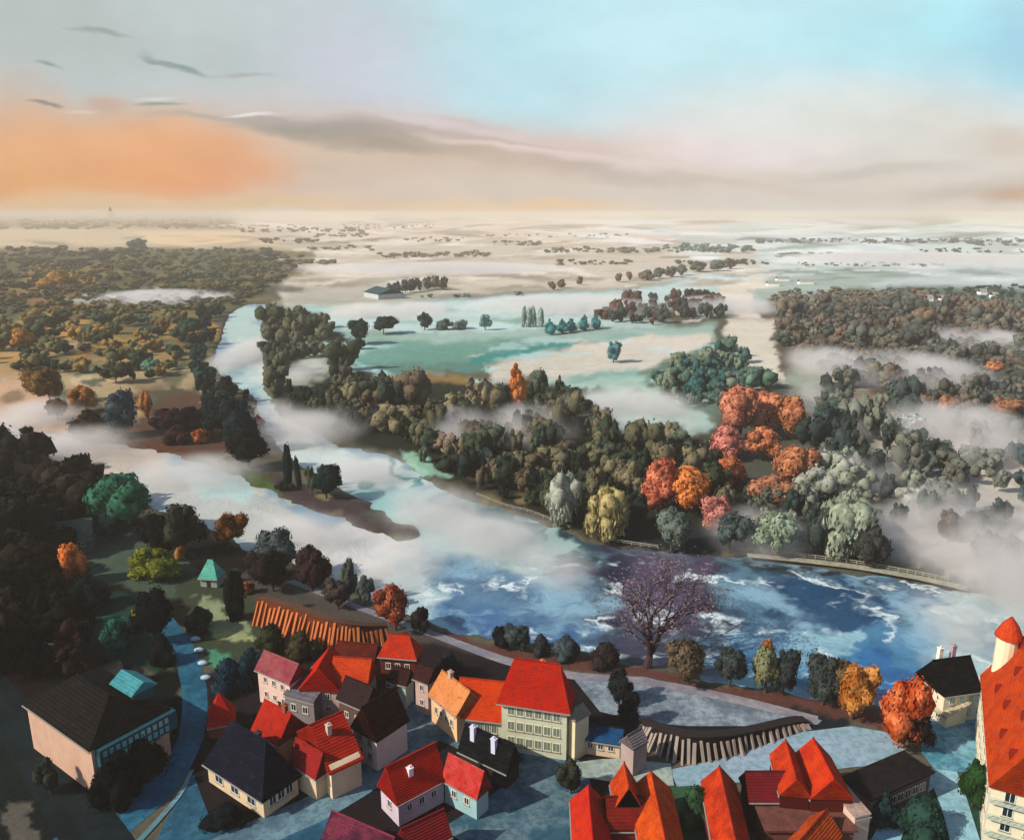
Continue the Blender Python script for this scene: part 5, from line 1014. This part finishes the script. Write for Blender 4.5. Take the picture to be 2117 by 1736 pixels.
for (x0, x1, y, n, s, c) in [(500, 760, 478, 50, 12, '4c4a38'), (700, 900, 470, 36, 10, '7c705c'), (650, 760, 488, 26, 9, '6a6250'), (540, 660, 500, 22, 9, '4a4c3a'), (780, 1010, 530, 44, 8, '84745e'), (560, 700, 545, 30, 7, '736a58'), (1020, 1120, 505, 24, 7, '6a6250'), (1130, 1320, 520, 44, 8, '6f6656'), (1150, 1300, 545, 34, 6, '6a5f50'),
                             (1280, 1560, 520, 46, 9, '5d6a60'), (1370, 1520, 512, 26, 9, '3f6f6c'), (1600, 1760, 530, 34, 6, '5c655c'), (1560, 1680, 500, 34, 8, '4f5f58'), (1680, 2117, 498, 80, 6, '4c5b58'), (1780, 1980, 500, 34, 7, '3a4846'), (2000, 2200, 505, 34, 9, '46584f'), (1650, 1950, 548, 44, 5, '5a6660'), (1400, 1600, 545, 26, 7, '48534a'), (820, 1150, 612, 12, 8, '6f756a'), (640, 780, 515, 20, 7, '80715c'), (1900, 2150, 520, 26, 5, '3f504c'), (380, 640, 470, 40, 10, '5c5434'), (1000, 1300, 488, 30, 6, '84786a'), (840, 960, 497, 20, 6, '6c6a5c')]:
    belts.append(([(x0, y-4), (x1, y-5), (x1, y+3), (x0, y+4)], n, s*.8, [c]))
mass('hedgerow_belt', belts, 'faint belts of trees and hedges across the hazy far plain', cat='hedgerow')

# ---------------------------------------------------------------- far buildings and small things
house('far_barn', 'distant barn with dark teal gable roof beside the grey clump', (752, 603), (782, 609), (792, 598), 6, 6, 'gableX', 'a8b0ac', '2c4a4c', '3a5a5a', cat='barn', gutter=False)
for i, (x, y, w, l) in enumerate([(1282, 640, 13, 'leftmost pinkish house of the distant hamlet'), (1305, 642, 15, 'second pinkish house of the distant hamlet from the left'), (1332, 638, 14, 'middle rosy house of the distant hamlet'), (1352, 636, 12, 'rosy house just right of the middle of the hamlet'), (1388, 630, 12, 'cream house near the right end of the hamlet'), (1408, 624, 10, 'small white house at the top right of the hamlet'), (1405, 645, 12, 'white house at the bottom right of the hamlet'),
    (1925, 618, 12, 'leftmost white house in the dark far strip'), (1955, 619, 14, 'second white house in the dark far strip'), (1985, 624, 16, 'largest white house in the dark far strip'), (2035, 605, 14, 'white house up the dark far strip'), (2060, 612, 12, 'rightmost white house in the dark far strip'),
    (1620, 578, 26, 'long white shed left of the far white sheds'), (1668, 584, 30, 'long white shed in front of the far sheds'), (1600, 588, 24, 'low white shed beside the pale channel')]):
    k = mpp(x, y); c = ['c9a49a', 'd4c4b4', 'e6e4da'][0 if i < 4 else (1 if i < 7 else 2)]
    house('far_house', l, (x-w/2, y-2), (x+w/2, y-2), (x+w/2, y-6), 4, 3, 'gableX', c, '7a4c42' if i < 7 else 'b4b4ac', depth=9, gutter=False, cat='house', over=.3, wins=None)
def church():
    g = G(230, 452); k = mpp(230, 452); root = empty('church_tower', (g.x, g.y, 0), .3, 'faint church tower on the ochre horizon at left', 'church tower'); s = 4.5*k
    m = MB(); m.box(-s, s, -s, s, 0, 14*k); m.build('wall', plaster('8a7a58'), root); m = MB(); m.tube([(0, 0, 14*k), (0, 0, 24*k)], [s*1.1, .1], 4); m.build('spire', plain('6e6248'), root)
church()
# low white rail along the far bank walk, stones by the kerb
def railing(name, label, pts, h, c, n):
    q = smooth_line([(x, y, 0) for x, y in pts], 8); P = [G(a[0], a[1], 0) for a in q]; o = P[0]; root = empty(name, o, 0, label, 'railing'); m = MB(); m.tube([p-o+Vector((0, 0, h)) for p in P], [.09]*len(P), 5); m.tube([p-o+Vector((0, 0, h*.5)) for p in P], [.06]*len(P), 5); m.build('rail', plain(c), root)
    for i in range(n):
        t = i/(n-1)*(len(P)-1); k = min(int(t), len(P)-2); p = P[k].lerp(P[k+1], t-k)-o; b = MB(); b.tube([p, p+Vector((0, 0, h+.1))], [.08, .08], 5); b.build('post', plain(c), root)
railing('railing', 'pale railing along the left part of the far bank', [(985, 1024), (1040, 1046), (1100, 1062), (1180, 1094)], 1.1, '9a917f', 14)
railing('railing', 'short pale railing below the pale willows', [(1245, 1117), (1290, 1124), (1360, 1134)], 1.1, 'a8a494', 9)
railing('railing', 'long pale railing along the far bank walk at right', [(1545, 1140), (1640, 1150), (1760, 1165), (1880, 1186), (1960, 1202)], 1.2, 'a8a48e', 24)
for i, (x, y) in enumerate([(404, 1322), (412, 1345), (420, 1372), (426, 1402), (398, 1302)]):
    g = G(x, y, .1); b = MB(); s = .75
    b.tube([(0, 0, 0), (0, 0, .5), (0, 0, .8)], [s, s*.9, s*.4], 10)
    o = b.build('kerb_stone', plaster('9fb4bc'), None, smooth=True); o.location = g; o.scale = (1.7, 1, 1); tag(o, '%s pale rounded kerb stone beside the road bend' % ('second', 'third', 'fourth', 'lowest', 'topmost')[i], 'kerb stone', 'kerb stones along the road bend')
strip('embankment_walk', [(1545, 1147, 3), (1640, 1156, 3.2), (1760, 1170, 3.4), (1880, 1190, 3.4), (2000, 1216, 3.4)], '8e8b78', 'a09c88')

# ---------------------------------------------------------------- mist banks over the wet meadows and the air
def volmat(name, c, dens):
    m = bpy.data.materials.new(name); m.use_nodes = True; t = m.node_tree; t.nodes.clear(); o = t.nodes.new('ShaderNodeOutputMaterial'); v = t.nodes.new('ShaderNodeVolumePrincipled')
    v.inputs['Color'].default_value = lin4(c); v.inputs['Density'].default_value = dens; t.links.new(v.outputs[0], o.inputs['Volume']); return m
def mist_mat():
    m = volmat('mist', 'f6f0ec', .01); t = m.node_tree; v = [n for n in t.nodes if n.type == 'PRINCIPLED_VOLUME'][0]
    o = obj_pos(t); ln = t.nodes.new('ShaderNodeVectorMath'); ln.operation = 'LENGTH'; t.links.new(o, ln.inputs[0])
    e = mrange(t, ln.outputs['Value'], .98, .25, 0, 1); n = noise(t, .028, 5, world_pos(t), .65); k = mrange(t, n.outputs[0], .34, .66, 0, .12)
    q = t.nodes.new('ShaderNodeMath'); q.operation = 'MULTIPLY'; t.links.new(e, q.inputs[0]); t.links.new(k, q.inputs[1]); t.links.new(q.outputs[0], v.inputs['Density']); return m
MISTM = mist_mat(); sc.cycles.volume_step_rate = 3; sc.cycles.volume_max_steps = 128
def mist(px, py, wpx, dpt, hz, rz=0):
    g = G(px, py); v = IV3*np.array([1, 1, 1]); me = MISTME; o = bpy.data.objects.new('mist_bank', me); COL.objects.link(o); k = mpp(px, py)
    o.location = (g.x, g.y, hz*.35); o.scale = (wpx*k/2*1.35, dpt*1.35, hz*.9); o.rotation_euler = (0, 0, R(rz)); tag(o, 'low bank of white mist lying over the valley', 'mist', 'mist banks', 'stuff')
IV3, IF3 = ico(3)
MISTME = bpy.data.meshes.new('mist_bank'); MISTME.from_pydata(IV3.tolist(), [], IF3); MISTME.materials.append(MISTM)
for a in [(2080, 1150, 320, 40, 14, -20), (1960, 1090, 200, 22, 12, -40), (2010, 930, 220, 40, 16, -20), (1900, 890, 140, 26, 12, -30), (2060, 1230, 260, 26, 12, 0), (1850, 1120, 170, 20, 9, -20), (1800, 1000, 130, 22, 12, -40),
          (1740, 900, 120, 24, 12, -30), (1690, 840, 120, 26, 12, -30), (1730, 770, 160, 50, 13, 0), (1900, 780, 220, 50, 13, 0), (2040, 720, 200, 60, 12, 0), (1660, 980, 80, 16, 10, 0),
          (640, 905, 190, 30, 11, -30), (740, 985, 190, 20, 8, -20), (880, 1060, 220, 20, 8, -20), (1010, 1120, 240, 18, 8, -20), (1140, 1190, 160, 14, 7, 0), (830, 1180, 160, 16, 7, 0), (420, 985, 260, 20, 7, -20), (180, 930, 220, 22, 9, -10), (60, 880, 180, 30, 10, 0), (640, 1110, 240, 14, 6, -15),
          (630, 775, 80, 30, 8, 0), (1560, 1120, 200, 16, 9, 0), (1180, 640, 380, 70, 13, 0), (820, 650, 260, 60, 10, 0), (500, 740, 70, 70, 10, 0), (1300, 860, 300, 40, 10, 0), (1500, 640, 200, 60, 12, 0), (330, 620, 240, 60, 10, 0), (900, 560, 500, 120, 12, 0), (1900, 540, 500, 200, 14, 0), (560, 880, 120, 26, 10, 0), (1960, 1300, 160, 14, 8, 0), (1100, 900, 180, 26, 13, 0), (950, 900, 120, 26, 12, 0)]: mist(*a)
me = bpy.data.meshes.new('haze'); b = MB(); b.box(-42000, 42000, -1500, 44000, -8, CAMZ+14); me.from_pydata(b.v, [], b.f); hz = bpy.data.objects.new('haze', me); COL.objects.link(hz); tag(hz, kind='stuff')
me.materials.append(volmat('air', 'eaddcc', .00014))
